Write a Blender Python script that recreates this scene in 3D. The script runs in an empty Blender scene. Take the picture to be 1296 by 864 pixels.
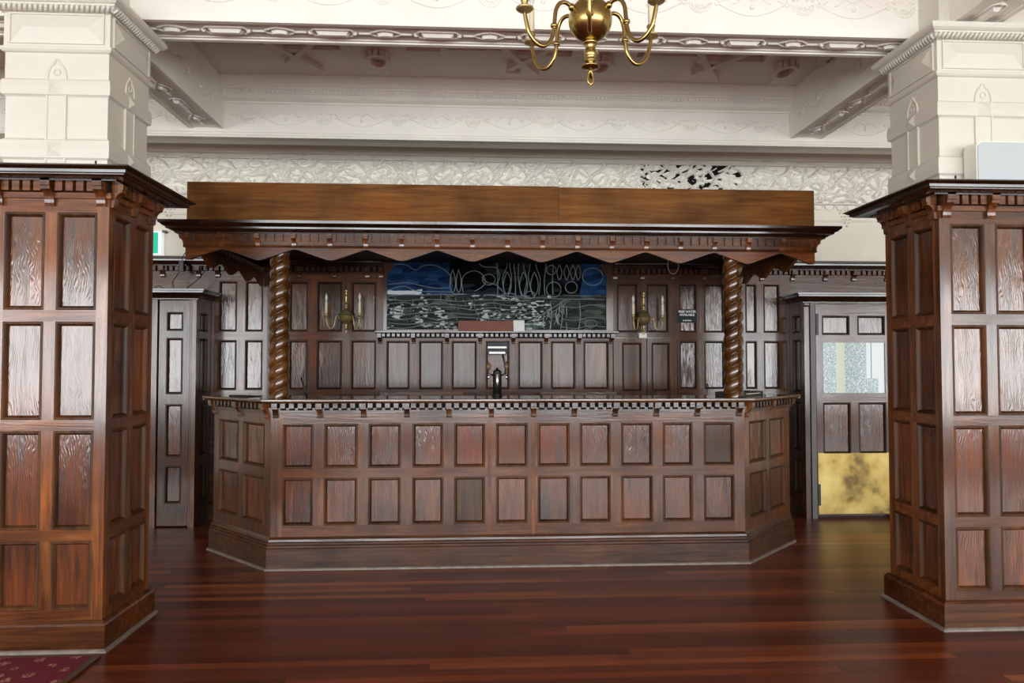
import bpy, math, random
import numpy as np
from mathutils import Vector, Matrix
random.seed(7)
C = bpy.context.scene.collection
PI = math.pi

# ------------------------------------------------------------------ helpers
class MB:
    """collects geometry for one mesh object (world coordinates)"""
    def __init__(s): s.v=[]; s.f=[]; s.m=[]; s.sm=[]
    def add(s, vs, fs, mat=0, smooth=False):
        b=len(s.v); s.v+= [tuple(map(float,p)) for p in vs]
        for f in fs: s.f.append(tuple(b+i for i in f)); s.m.append(mat); s.sm.append(smooth)
        return s
    def box(s,x0,x1,y0,y1,z0,z1,mat=0):
        return s.add([(x0,y0,z0),(x1,y0,z0),(x1,y1,z0),(x0,y1,z0),(x0,y0,z1),(x1,y0,z1),(x1,y1,z1),(x0,y1,z1)],
              [(0,3,2,1),(4,5,6,7),(0,1,5,4),(1,2,6,5),(2,3,7,6),(3,0,4,7)],mat)
    def fbox(s,F,u0,u1,d0,d1,z0,z1,mat=0):
        """box in a face frame: u along, d outwards (d0<d1)"""
        p=[F(u0,d1,z0),F(u1,d1,z0),F(u1,d0,z0),F(u0,d0,z0),F(u0,d1,z1),F(u1,d1,z1),F(u1,d0,z1),F(u0,d0,z1)]
        return s.add(p,[(0,3,2,1),(4,5,6,7),(0,1,5,4),(1,2,6,5),(2,3,7,6),(3,0,4,7)],mat)
    def prism(s,F,prof,u0,u1,mat=0,smooth=False):
        """profile [(d,z)] extruded along u"""
        n=len(prof); a=[F(u0,d,z) for d,z in prof]; b=[F(u1,d,z) for d,z in prof]
        fs=[(i,(i+1)%n,n+(i+1)%n,n+i) for i in range(n)]
        s.add(a+b,fs,mat,smooth); s.add(a,[tuple(range(n))[::-1]],mat); s.add(b,[tuple(range(n))],mat); return s
    def sheet(s,F,poly,d0,d1,mat=0):
        """outline [(u,z)] given thickness d0..d1"""
        n=len(poly); a=[F(u,d1,z) for u,z in poly]; b=[F(u,d0,z) for u,z in poly]
        s.add(a,[tuple(range(n))],mat); s.add(b,[tuple(range(n))[::-1]],mat)
        s.add(a+b,[(i,n+i,n+(i+1)%n,(i+1)%n) for i in range(n)],mat); return s
    def lathe(s,c,prof,n=24,mat=0,axis='z',smooth=True):
        """prof [(r,h)]"""
        vs=[];fs=[]
        for r,h in prof:
            for k in range(n):
                t=2*PI*k/n; x,y=r*math.cos(t),r*math.sin(t)
                vs.append((c[0]+x,c[1]+y,c[2]+h) if axis=='z' else (c[0]+x,c[1]+h,c[2]+y))
        m=len(prof)
        for i in range(m-1):
            for k in range(n):
                q=(i*n+k,i*n+(k+1)%n,(i+1)*n+(k+1)%n,(i+1)*n+k)
                fs.append(q if axis=='z' else q[::-1])
        s.add(vs,fs,mat,smooth)
        b=len(s.v)-len(vs)
        for i,rev in ((0,True),(m-1,False)):
            if prof[i][0]>1e-4:
                r=[b+i*n+k for k in range(n)]
                s.f.append(tuple(r[::-1] if rev else r)); s.m.append(mat); s.sm.append(False)
        return s
    def tube(s,pts,r,n=8,mat=0,closed=False):
        pts=[Vector(p) for p in pts]; m=len(pts)
        rr=r if isinstance(r,(list,tuple)) else [r]*m
        vs=[];fs=[];up=None
        for i,p in enumerate(pts):
            a=pts[(i-1)%m] if (closed or i>0) else p; b=pts[(i+1)%m] if (closed or i<m-1) else p
            t=(b-a).normalized()
            if up is None:
                up=Vector((0,0,1)) if abs(t.z)<.9 else Vector((0,1,0))
            e=(up-t*up.dot(t)); e=e.normalized() if e.length>1e-6 else t.orthogonal().normalized()
            up=e; g=t.cross(e)
            for k in range(n):
                w=2*PI*k/n; vs.append(p+e*(rr[i]*math.cos(w))+g*(rr[i]*math.sin(w)))
        for i in range(m if closed else m-1):
            j=(i+1)%m
            for k in range(n): fs.append((i*n+k,i*n+(k+1)%n,j*n+(k+1)%n,j*n+k))
        if not closed:
            fs.append(tuple(range(n))[::-1]); fs.append(tuple((m-1)*n+k for k in range(n)))
        return s.add(vs,fs,mat,True)
    def ball(s,c,r,n=16,mat=0,sc=(1,1,1)):
        prof=[(max(1e-5,r*math.sin(PI*i/(n//2))),-r*math.cos(PI*i/(n//2))) for i in range(n//2+1)]
        b=len(s.v); s.lathe((0,0,0),prof,n,mat)
        for i in range(b,len(s.v)):
            x,y,z=s.v[i]; s.v[i]=(c[0]+x*sc[0],c[1]+y*sc[1],c[2]+z*sc[2])
        return s
    def mould(s,path,prof,mat=0,closed=False,smooth=False):
        """profile [(out,z)] swept with mitres along an XY path; outwards is to the right of travel"""
        n=len(path); P=[Vector(p) for p in path]
        def nrm(i,j): d=(P[j]-P[i]).normalized(); return Vector((d.y,-d.x))
        off=[]
        for i in range(n):
            if closed or 0<i<n-1:
                a=nrm((i-1)%n,i); b=nrm(i,(i+1)%n); o=(a+b); o=o/(o.dot(a))
            elif i==0: o=nrm(0,1)
            else: o=nrm(n-2,n-1)
            off.append(o)
        k=len(prof); vs=[]
        for i in range(n):
            for o,z in prof: q=P[i]+off[i]*o; vs.append((q.x,q.y,z))
        fs=[]
        for i in range(n if closed else n-1):
            j=(i+1)%n
            for a in range(k-1): fs.append((i*k+a,j*k+a,j*k+a+1,i*k+a+1))
        if not closed:
            fs.append(tuple(range(k))); fs.append(tuple((n-1)*k+a for a in range(k))[::-1])
        return s.add(vs,fs,mat,smooth)

def FR(ox,oy,deg):
    a=math.radians(deg); U=(math.cos(a),math.sin(a)); N=(math.sin(a),-math.cos(a))
    f=lambda u,d,z:(ox+u*U[0]+d*N[0],oy+u*U[1]+d*N[1],z)
    f.deg=deg; return f

WLOC={}
def wl(o): return WLOC.get(o.name,Vector((0,0,0)))
def build(name,mb,mats,parent=None,auto=False):
    off=wl(parent) if parent else Vector((0,0,0))
    me=bpy.data.meshes.new(name)
    me.from_pydata([(x-off.x,y-off.y,z-off.z) for x,y,z in mb.v],[],mb.f)
    if not isinstance(mats,(list,tuple)): mats=[mats]
    for m in mats: me.materials.append(m)
    me.polygons.foreach_set('material_index',mb.m); me.polygons.foreach_set('use_smooth',mb.sm)
    me.update()
    o=bpy.data.objects.new(name,me); C.objects.link(o)
    WLOC[o.name]=off.copy()
    if parent: o.parent=parent
    return o
def thing(name,loc,label,cat,group=None):
    o=bpy.data.objects.new(name,None); C.objects.link(o); o.location=loc; o.empty_display_size=.1
    WLOC[o.name]=Vector(loc); o['label']=label; o['category']=cat
    if group: o['group']=group
    return o
def tag(o,label,cat,group=None):
    o['label']=label; o['category']=cat
    if group: o['group']=group
    return o
def struct(o,label=None,cat=None):
    o['kind']='structure'
    if label: o['label']=label
    if cat: o['category']=cat
    return o
def inst(name,me,parent,loc,deg=0):
    o=bpy.data.objects.new(name,me); C.objects.link(o); o.parent=parent
    off=wl(parent); o.location=(loc[0]-off.x,loc[1]-off.y,loc[2]-off.z); o.rotation_euler=(0,0,math.radians(deg))
    WLOC[o.name]=Vector(loc); return o

# ------------------------------------------------------------------ materials
def lin(c): return tuple((x/12.92 if x<=.04045 else ((x+.055)/1.055)**2.4) for x in [v/255 for v in c])+(1,)
class N:
    def __init__(s,name):
        s.mat=bpy.data.materials.new(name); s.mat.use_nodes=True; s.t=s.mat.node_tree
        s.b=s.t.nodes['Principled BSDF']
    def n(s,typ,**k):
        x=s.t.nodes.new(typ)
        for a,b in k.items():
            if a in x.inputs.keys() if isinstance(a,str) else False: x.inputs[a].default_value=b
            else: setattr(x,a,b)
        return x
    def l(s,a,b): s.t.links.new(a,b)
    def ramp(s,fac,stops):
        r=s.n('ShaderNodeValToRGB'); e=r.color_ramp.elements
        while len(e)<len(stops): e.new(.5)
        for i,(p,c) in enumerate(stops): e[i].position=p; e[i].color=c
        s.l(fac,r.inputs[0]); return r.outputs[0]
    def mix(s,fac,a,b,mode='MIX'):
        m=s.n('ShaderNodeMix',data_type='RGBA',blend_type=mode)
        for sock,v in ((0,fac),(6,a),(7,b)):
            if hasattr(v,'links'): s.l(v,m.inputs[sock])
            else: m.inputs[sock].default_value=v
        return m.outputs[2]
    def math(s,op,a,b=0.):
        m=s.n('ShaderNodeMath',operation=op)
        for i,v in enumerate((a,b)):
            if hasattr(v,'links'): s.l(v,m.inputs[i])
            else: m.inputs[i].default_value=v
        return m.outputs[0]
def coords(nd,scale,rand=True):
    tc=nd.n('ShaderNodeTexCoord'); v=tc.outputs['Object']
    if rand:
        oi=nd.n('ShaderNodeObjectInfo'); r=nd.math('MULTIPLY',oi.outputs['Random'],31.7)
        a=nd.n('ShaderNodeVectorMath',operation='ADD'); nd.l(v,a.inputs[0]); nd.l(r,a.inputs[1]); v=a.outputs[0]
    mp=nd.n('ShaderNodeMapping'); nd.l(v,mp.inputs[0]); mp.inputs['Scale'].default_value=scale
    return mp.outputs[0],v
def dk(c): return (c[0]*.72,c[1]*.74,c[2]*.46,1)
def wood(name,dark,mid,light,axis='v',rough=.34,ripple=0.,coat=.0,vary=.35,spec=.5):
    nd=N(name); sc={'v':(34,34,2.2),'h':(2.2,34,34),'y':(34,2.2,34)}[axis]
    g,raw=coords(nd,sc)
    ns=nd.n('ShaderNodeTexNoise'); nd.l(g,ns.inputs['Vector']); ns.inputs['Scale'].default_value=1.; ns.inputs['Detail'].default_value=7; ns.inputs['Roughness'].default_value=.62; ns.inputs['Distortion'].default_value=.7
    col=nd.ramp(ns.outputs[0],[(.28,dk(lin(dark))),(.5,dk(lin(mid))),(.74,dk(lin(light)))])
    big=nd.n('ShaderNodeTexNoise'); nd.l(raw,big.inputs['Vector']); big.inputs['Scale'].default_value=2.3; big.inputs['Detail'].default_value=3
    tone=nd.ramp(big.outputs[0],[(.3,(.5,.44,.42,1)),(.52,(1,1,1,1)),(.72,(1.45,1.18,.85,1))])
    col=nd.mix(1.,col,tone,'MULTIPLY')
    oi=nd.n('ShaderNodeObjectInfo'); k=nd.math('MULTIPLY_ADD',oi.outputs['Random'],vary*2); k.node.inputs[2].default_value=1-vary
    cc=nd.n('ShaderNodeCombineColor'); 
    for i in range(3): nd.l(k,cc.inputs[i])
    col=nd.mix(1.,col,cc.outputs[0],'MULTIPLY')
    nd.l(col,nd.b.inputs['Base Color'])
    rr=nd.n('ShaderNodeMapRange'); nd.l(big.outputs[0],rr.inputs[0]); rr.inputs[1].default_value=.3; rr.inputs[2].default_value=.7; rr.inputs[3].default_value=rough-.08; rr.inputs[4].default_value=rough+.10
    nd.l(rr.outputs[0],nd.b.inputs['Roughness'])
    nd.b.inputs['Specular IOR Level'].default_value=spec*.22
    nd.b.inputs['Coat Weight'].default_value=min(1,coat*2.4); nd.b.inputs['Coat IOR'].default_value=1.75
    cr_=nd.n('ShaderNodeMapRange'); nd.l(ns.outputs[0],cr_.inputs[0]); cr_.inputs[1].default_value=.3; cr_.inputs[2].default_value=.7; cr_.inputs[3].default_value=.19; cr_.inputs[4].default_value=.09; nd.l(cr_.outputs[0],nd.b.inputs['Coat Roughness'])
    h=ns.outputs[0]
    if ripple:
        w,_=coords(nd,{'v':(1,1,.35),'h':(.35,1,1),'y':(1,.35,1)}[axis])
        wv=nd.n('ShaderNodeTexWave',wave_type='BANDS',bands_direction='X' if axis!='h' else 'Z'); nd.l(w,wv.inputs['Vector'])
        wv.inputs['Scale'].default_value=24; wv.inputs['Distortion'].default_value=17; wv.inputs['Detail'].default_value=1.6; wv.inputs['Detail Scale'].default_value=.9; wv.inputs['Detail Roughness'].default_value=.55
        pm=nd.n('ShaderNodeTexNoise'); nd.l(raw,pm.inputs['Vector']); pm.inputs['Scale'].default_value=5; pm.inputs['Detail'].default_value=2
        pr=nd.n('ShaderNodeMapRange'); nd.l(pm.outputs[0],pr.inputs[0]); pr.inputs[1].default_value=.35; pr.inputs[2].default_value=.65; pr.inputs[3].default_value=.25*ripple; pr.inputs[4].default_value=ripple
        x=nd.math('MULTIPLY',wv.outputs['Fac'],pr.outputs[0]); h=nd.math('ADD',h,x)
    bp=nd.n('ShaderNodeBump'); bp.inputs['Strength'].default_value=.4 if ripple else .3; bp.inputs['Distance'].default_value=.0025 if ripple else .002
    nd.l(bp.outputs[0],nd.b.inputs['Coat Normal']); nd.l(h,bp.inputs['Height']); nd.l(bp.outputs[0],nd.b.inputs['Normal'])
    return nd.mat
def plain(name,c,rough=.5,metal=0.,spec=.5,bump=0.,noise=.0,scale=20):
    nd=N(name); nd.b.inputs['Roughness'].default_value=rough; nd.b.inputs['Metallic'].default_value=metal
    nd.b.inputs['Specular IOR Level'].default_value=spec
    v,_=coords(nd,(scale,)*3,False)
    ns=nd.n('ShaderNodeTexNoise'); nd.l(v,ns.inputs['Vector']); ns.inputs['Scale'].default_value=1; ns.inputs['Detail'].default_value=4
    a=tuple(x*(1-noise) for x in lin(c)[:3])+(1,); b=tuple(min(1,x*(1+noise)) for x in lin(c)[:3])+(1,)
    nd.l(nd.ramp(ns.outputs[0],[(.3,a),(.7,b)]),nd.b.inputs['Base Color'])
    if bump:
        bp=nd.n('ShaderNodeBump'); bp.inputs['Strength'].default_value=bump; bp.inputs['Distance'].default_value=.003
        nd.l(ns.outputs[0],bp.inputs['Height']); nd.l(bp.outputs[0],nd.b.inputs['Normal'])
    return nd.mat

OAKV=wood('oak_vertical',(58,28,15),(110,62,37),(146,92,60),'v',.36,coat=.33)
OAKH=wood('oak_horizontal',(58,28,15),(108,60,36),(144,90,58),'h',.36,coat=.25)
OAKY=wood('oak_depth',(58,28,15),(108,60,36),(140,86,54),'y',.36,coat=.25)
OAKP=wood('oak_panel',(56,26,14),(106,56,33),(140,82,52),'v',.32,ripple=.6,coat=.42,vary=.28)
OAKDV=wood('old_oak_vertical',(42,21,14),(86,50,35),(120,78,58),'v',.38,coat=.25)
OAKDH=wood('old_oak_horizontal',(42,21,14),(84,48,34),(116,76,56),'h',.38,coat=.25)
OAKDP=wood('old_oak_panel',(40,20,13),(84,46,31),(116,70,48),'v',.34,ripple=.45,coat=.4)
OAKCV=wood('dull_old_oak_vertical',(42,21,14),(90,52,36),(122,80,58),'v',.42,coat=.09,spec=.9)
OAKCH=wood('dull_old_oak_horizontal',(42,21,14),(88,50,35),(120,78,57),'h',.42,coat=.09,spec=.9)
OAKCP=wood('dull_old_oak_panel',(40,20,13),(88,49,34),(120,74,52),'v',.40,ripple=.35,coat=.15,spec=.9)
MOULD=wood('oak_moulding',(50,28,18),(88,55,38),(116,76,54),'v',.4,vary=.1,spec=1.2)
MOULDD=wood('old_oak_moulding',(38,21,15),(62,38,29),(84,55,43),'v',.4,vary=.1,spec=1.2)
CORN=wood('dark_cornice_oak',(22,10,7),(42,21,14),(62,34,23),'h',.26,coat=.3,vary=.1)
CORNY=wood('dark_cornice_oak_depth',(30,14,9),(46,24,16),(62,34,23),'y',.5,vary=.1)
FASC=wood('orange_fascia_oak',(100,62,40),(126,82,53),(150,104,70),'h',.42,vary=.06,spec=.35)
TWIST=wood('twisted_oak',(66,36,18),(100,62,32),(124,80,44),'v',.22,coat=.5,vary=.05)
PLAS=plain('cream_plaster',(243,240,230),.48,noise=.04,scale=3)
PLASC=plain('cream_ceiling_plaster',(226,214,202),.55,noise=.04,scale=3)
DENTB=wood('dentil_gap_shade',(20,10,7),(34,18,12),(46,26,17),'h',.6,vary=.05,spec=.6)  # gap shade painted into the strip behind the dentils
PLASP=plain('cream_plaster_dimmed',(220,217,204),.48,noise=.04,scale=3)  # plaster colour dimmed to offset the stronger window light on the pillars
WALLP=plain('cream_wall_paint',(243,238,222),.6,noise=.03,scale=2)
BRASS=plain('aged_brass',(176,160,108),.36,.8,noise=.15,scale=30)
BRASSB=plain('polished_brass',(178,156,96),.25,1.,noise=.15,scale=25)
BLACK=plain('black_plastic',(16,16,17),.4)
CHROME=plain('chrome',(205,205,208),.16,1.)
IVORY=plain('ivory_candle',(232,222,192),.5)
GLASSB=plain('lamp_glass',(225,220,210),.12)
STRIP=plain('grey_quarter_round',(122,112,102),.5,noise=.25,scale=14)
WHITE=plain('white_card',(240,240,236),.6)
GREYP=plain('pale_grey_plastic',(190,199,202),.45)
SHADEB=plain('cavity_shade_black',(6,5,5),.9)  # black painted in place of shade in gaps and hollows
LEAD=plain('lead_came',(120,128,130),.4,.6)

# ---- floor boards
nd=N('red_brown_floorboards'); tc=nd.n('ShaderNodeTexCoord')
sx=nd.n('ShaderNodeSeparateXYZ'); nd.l(tc.outputs['Object'],sx.inputs[0])
ry=nd.math('DIVIDE',sx.outputs[1],.066); row=nd.math('FLOOR',ry); fy=nd.math('FRACT',ry)
w1=nd.n('ShaderNodeTexWhiteNoise',noise_dimensions='1D'); nd.l(row,w1.inputs['W'])
xo=nd.math('ADD',nd.math('DIVIDE',sx.outputs[0],2.6),nd.math('MULTIPLY',w1.outputs['Value'],9.)); cx=nd.math('FLOOR',xo); fx=nd.math('FRACT',xo)
cb=nd.n('ShaderNodeCombineXYZ'); nd.l(cx,cb.inputs[0]); nd.l(row,cb.inputs[1])
w2=nd.n('ShaderNodeTexWhiteNoise',noise_dimensions='2D'); nd.l(cb.outputs[0],w2.inputs['Vector'])
plank=nd.ramp(w2.outputs['Value'],[(0,lin((80,32,16))),(.5,lin((104,47,24))),(.8,lin((124,61,30))),(1,lin((160,92,48)))])
gap=nd.math('MAXIMUM',nd.math('LESS_THAN',fy,.025),nd.math('LESS_THAN',fx,.0009))
mp2=nd.n('ShaderNodeMapping'); mp2.inputs['Scale'].default_value=(1.6,45,1); nd.l(tc.outputs['Object'],mp2.inputs[0])
ns=nd.n('ShaderNodeTexNoise'); nd.l(mp2.outputs[0],ns.inputs['Vector']); ns.inputs['Scale'].default_value=1; ns.inputs['Detail'].default_value=6
gr=nd.ramp(ns.outputs[0],[(.3,(.72,.68,.66,1)),(.7,(1.2,1.15,1.1,1))])
col=nd.mix(1.,plank,gr,'MULTIPLY'); col=nd.mix(gap,col,lin((40,14,8)))
nd.l(col,nd.b.inputs['Base Color'])
n2=nd.n('ShaderNodeTexNoise'); nd.l(tc.outputs['Object'],n2.inputs['Vector']); n2.inputs['Scale'].default_value=1.5; n2.inputs['Detail'].default_value=4
rr=nd.n('ShaderNodeMapRange'); nd.l(n2.outputs[0],rr.inputs[0]); rr.inputs[3].default_value=.27; rr.inputs[4].default_value=.37; nd.l(rr.outputs[0],nd.b.inputs['Roughness'])
nd.b.inputs['Specular IOR Level'].default_value=.4
bp=nd.n('ShaderNodeBump'); bp.inputs['Strength'].default_value=.12; bp.inputs['Distance'].default_value=.002
nd.l(ns.outputs[0],bp.inputs['Height']); nd.l(bp.outputs[0],nd.b.inputs['Normal'])
FLOOR=nd.mat
# ---- carpet
nd=N('burgundy_carpet'); tc=nd.n('ShaderNodeTexCoord'); mp=nd.n('ShaderNodeMapping'); mp.inputs['Scale'].default_value=(9.5,9.5,9.5); mp.inputs['Rotation'].default_value=(0,0,.6)
nd.l(tc.outputs['Object'],mp.inputs[0]); vo=nd.n('ShaderNodeTexVoronoi'); vo.inputs['Randomness'].default_value=.35; vo.inputs['Scale'].default_value=1; nd.l(mp.outputs[0],vo.inputs['Vector'])
sp=nd.ramp(vo.outputs['Distance'],[(.2,(1,1,1,1)),(.28,(0,0,0,1))])
n3=nd.n('ShaderNodeTexNoise'); nd.l(tc.outputs['Object'],n3.inputs['Vector']); n3.inputs['Scale'].default_value=70
m3=nd.ramp(n3.outputs[0],[(.45,(0,0,0,1)),(.55,(1,1,1,1))])
fac=nd.mix(1.,sp,m3,'MULTIPLY'); col=nd.mix(fac,lin((104,10,36)),lin((176,128,104)))
nd.l(col,nd.b.inputs['Base Color']); nd.b.inputs['Roughness'].default_value=.95
n4=nd.n('ShaderNodeTexNoise'); nd.l(tc.outputs['Object'],n4.inputs['Vector']); n4.inputs['Scale'].default_value=400
bp=nd.n('ShaderNodeBump'); bp.inputs['Strength'].default_value=.5; bp.inputs['Distance'].default_value=.003; nd.l(n4.outputs[0],bp.inputs['Height']); nd.l(bp.outputs[0],nd.b.inputs['Normal'])
CARPET=nd.mat
# ---- worn brass kick plate
nd=N('worn_brass_sheet'); tc=nd.n('ShaderNodeTexCoord')
n1=nd.n('ShaderNodeTexNoise'); nd.l(tc.outputs['Object'],n1.inputs['Vector']); n1.inputs['Scale'].default_value=4.5; n1.inputs['Detail'].default_value=5
nd.l(nd.ramp(n1.outputs[0],[(.33,lin((116,98,62))),(.46,lin((178,156,92))),(.7,lin((206,186,122)))]),nd.b.inputs['Base Color'])
nd.b.inputs['Metallic'].default_value=.9; nd.b.inputs['Roughness'].default_value=.5
bp=nd.n('ShaderNodeBump'); bp.inputs['Strength'].default_value=.3; bp.inputs['Distance'].default_value=.01; nd.l(n1.outputs[0],bp.inputs['Height']); nd.l(bp.outputs[0],nd.b.inputs['Normal'])
KICK=nd.mat
# ---- daylit lace behind the door pane
nd=N('daylit_patterned_pane'); tc=nd.n('ShaderNodeTexCoord'); sx=nd.n('ShaderNodeSeparateXYZ'); nd.l(tc.outputs['Object'],sx.inputs[0])
mp=nd.n('ShaderNodeMapping'); mp.inputs['Scale'].default_value=(75,75,75); nd.l(tc.outputs['Object'],mp.inputs[0])
vo=nd.n('ShaderNodeTexVoronoi',feature='DISTANCE_TO_EDGE'); vo.inputs['Scale'].default_value=1; nd.l(mp.outputs[0],vo.inputs['Vector'])
lace=nd.ramp(vo.outputs['Distance'],[(.04,lin((232,242,240))),(.2,lin((96,132,134)))])
def band(a,b):
    return nd.math('MULTIPLY',nd.math('GREATER_THAN',sx.outputs[0],a),nd.math('LESS_THAN',sx.outputs[0],b))
pat=nd.math('ADD',band(0,.13),band(.215,.425))
low=nd.math('MULTIPLY',band(.425,.54),nd.math('LESS_THAN',sx.outputs[2],.14)); pat=nd.math('MINIMUM',nd.math('ADD',pat,low),1.)
base=nd.mix(band(.13,.215),lin((240,246,246)),lin((222,226,206)))
line=band(.468,.478); base=nd.mix(line,base,lin((120,140,145)))
col=nd.mix(pat,base,lace)
nd.l(col,nd.b.inputs['Emission Color']); nd.b.inputs['Emission Strength'].default_value=.72
nd.b.inputs['Base Color'].default_value=(.05,.06,.06,1); nd.b.inputs['Specular IOR Level'].default_value=.2; nd.b.inputs['Roughness'].default_value=.1
PANE=nd.mat
# ---- exit sign
nd=N('lit_green_sign'); nd.b.inputs['Base Color'].default_value=lin((0,120,96)); nd.b.inputs['Emission Color'].default_value=lin((0,200,160)); nd.b.inputs['Emission Strength'].default_value=.8; GREEN=nd.mat
nd=N('lit_white_sign'); nd.b.inputs['Base Color'].default_value=lin((240,245,245)); nd.b.inputs['Emission Color'].default_value=lin((235,250,250)); nd.b.inputs['Emission Strength'].default_value=.6; SIGNW=nd.mat
SIGNB=plain('dark_slate_sign',(36,46,48),.5,spec=.15)

# ------------------------------------------------------------------ panelling
PM={}
def panel_mesh(w,h,mat):
    trim=MOULDD if 'old' in mat.name else MOULD
    key=(round(w,3),round(h,3),mat.name)
    if key in PM: return PM[key]
    prof=[(0,0.),(.004,.003),(.010,.003),(.016,-.004),(.020,-.012),(.0215,-.019)]
    vs=[];fs=[]
    for i,d in prof:
        x=w/2-i; z=h/2-i; vs+=[(-x,-d,-z),(x,-d,-z),(x,-d,z),(-x,-d,z)]
    for k in range(len(prof)-1):
        for j in range(4): fs.append((k*4+j,k*4+(j+1)%4,(k+1)*4+(j+1)%4,(k+1)*4+j))
    b=(len(prof)-1)*4; fs.append((b,b+1,b+2,b+3))
    me=bpy.data.meshes.new('panel'); me.from_pydata(vs,[],fs); me.materials.append(mat); me.materials.append(trim)
    for p in me.polygons: p.material_index=0 if p.index==len(fs)-1 else 1
    me.update(); PM[key]=me; return me
def panelling(parent,F,u0,u1,z0,z1,cols,rows,mv,mh,mp,th=.024,grid=None,name='panel_frame'):
    """frame of stiles and rails with its own panel objects; cols/rows are the openings"""
    mb=MB(); us=[u0]+[x for c in cols for x in c]+[u1]
    for i in range(0,len(us),2):
        outer=i in (0,len(us)-2)
        if outer: mb.fbox(F,us[i],us[i+1],-th,0,z0,z1,0)
    a,b=us[1],us[-2]
    zs=[z0]+[z for r in rows for z in r]+[z1]
    for j in range(0,len(zs),2): mb.fbox(F,a,b,-th,0,zs[j],zs[j+1],1)
    for i in range(2,len(us)-2,2):
        for r in rows: mb.fbox(F,us[i],us[i+1],-th,-.0006,r[0],r[1],0)
    mb.fbox(F,u0,u1,-th-.012,-th+.001,z0,z1,0)
    build(name,mb,[mv,mh],parent)
    out=[]
    for c in cols:
        for r in rows:
            p=F((c[0]+c[1])/2,0,(r[0]+r[1])/2)
            m=mp(c,r) if callable(mp) else mp
            out.append(inst('panel',panel_mesh(c[1]-c[0],r[1]-r[0],m),parent,p,F.deg))
    return out
def bracket(parent,F,u,z0,z1,out,w,mat,name='bracket'):
    h=z1-z0
    pr=[(0,z0),(.014,z0),(.018,z0+.10*h)]
    for k in range(7):
        t=k/6; pr.append((.018+(out*.92-.018)*(1-math.cos(t*PI/2)),z0+h*(.12+.48*math.sin(t*PI/2))))
    pr+=[(out*.92,z0+.72*h),(out,z0+.74*h),(out,z1),(0,z1)]
    mb=MB(); mb.prism(F,pr,u-w/2,u+w/2); return build(name,mb,mat,parent)
def dentils(mb,F,u0,u1,pitch,w,d,z0,z1,skip=(),sw=.03,mat=0):
    n=max(1,int(round((u1-u0)/pitch))); p=(u1-u0)/n
    for i in range(n):
        c=u0+(i+.5)*p
        if any(abs(c-s)<sw for s in skip): continue
        mb.fbox(F,c-w/2,c+w/2,0,d,z0,z1,mat)

# ------------------------------------------------------------------ room shell
XL,XR,YB,YR,ZC=-12.,12.5,6.92,-6.,3.768
o=build('floor',MB().box(XL-.2,XR+.2,YR-.2,YB+.4,-.12,0),FLOOR); struct(o)
wb=build('wall_back',MB().box(XL,XR,YB,YB+.2,0,ZC),WALLP); struct(wb)
struct(build('wall_left',MB().box(XL-.2,XL,YR,YB+.2,0,ZC),WALLP))
struct(build('wall_right',MB().box(XR,XR+.2,YR,YB+.2,0,ZC),WALLP))
ceil=build('ceiling',MB().box(XL-.2,XR+.2,YR-.2,YB+.2,ZC,ZC+.15),PLASC); struct(ceil)
# rear wall with its row of tall windows (behind the camera, the room's daylight)
WZ0,WZ1=.3,3.1; ww=1.9; step=2.25; nwin=11; x0=.25-step*(nwin-1)/2
mb=MB(); mb.box(XL,XR,YR-.2,YR,0,WZ0); mb.box(XL,XR,YR-.2,YR,WZ1,ZC)
edges=[XL]
for i in range(nwin): edges+=[x0+i*step-ww/2,x0+i*step+ww/2]
edges.append(XR)
for i in range(0,len(edges),2): mb.box(edges[i],edges[i+1],YR-.2,YR,WZ0,WZ1)
struct(build('wall_rear',mb,WALLP))
POWER=180.
for i in range(nwin):
    xc=x0+i*step; mb=MB()
    for a,b in ((xc-ww/2,xc-ww/2+.06),(xc-.03,xc+.03),(xc+ww/2-.06,xc+ww/2)): mb.box(a,b,YR-.14,YR-.06,WZ0,WZ1)
    for z in (WZ0,2.2,WZ1-.06): mb.box(xc-ww/2,xc+ww/2,YR-.14,YR-.06,z,z+.06)
    struct(build('window_%d'%(i+2),mb,PLAS))
    L=bpy.data.lights.new('window_daylight','AREA'); L.shape='RECTANGLE'; L.size=ww; L.size_y=WZ1-WZ0; L.energy=POWER; L.color=(.95,.985,1.)
    lo=bpy.data.objects.new('window_daylight',L); C.objects.link(lo); lo.location=(xc,YR-.18,(WZ0+WZ1)/2); lo.rotation_euler=(PI/2,0,0)

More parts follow.
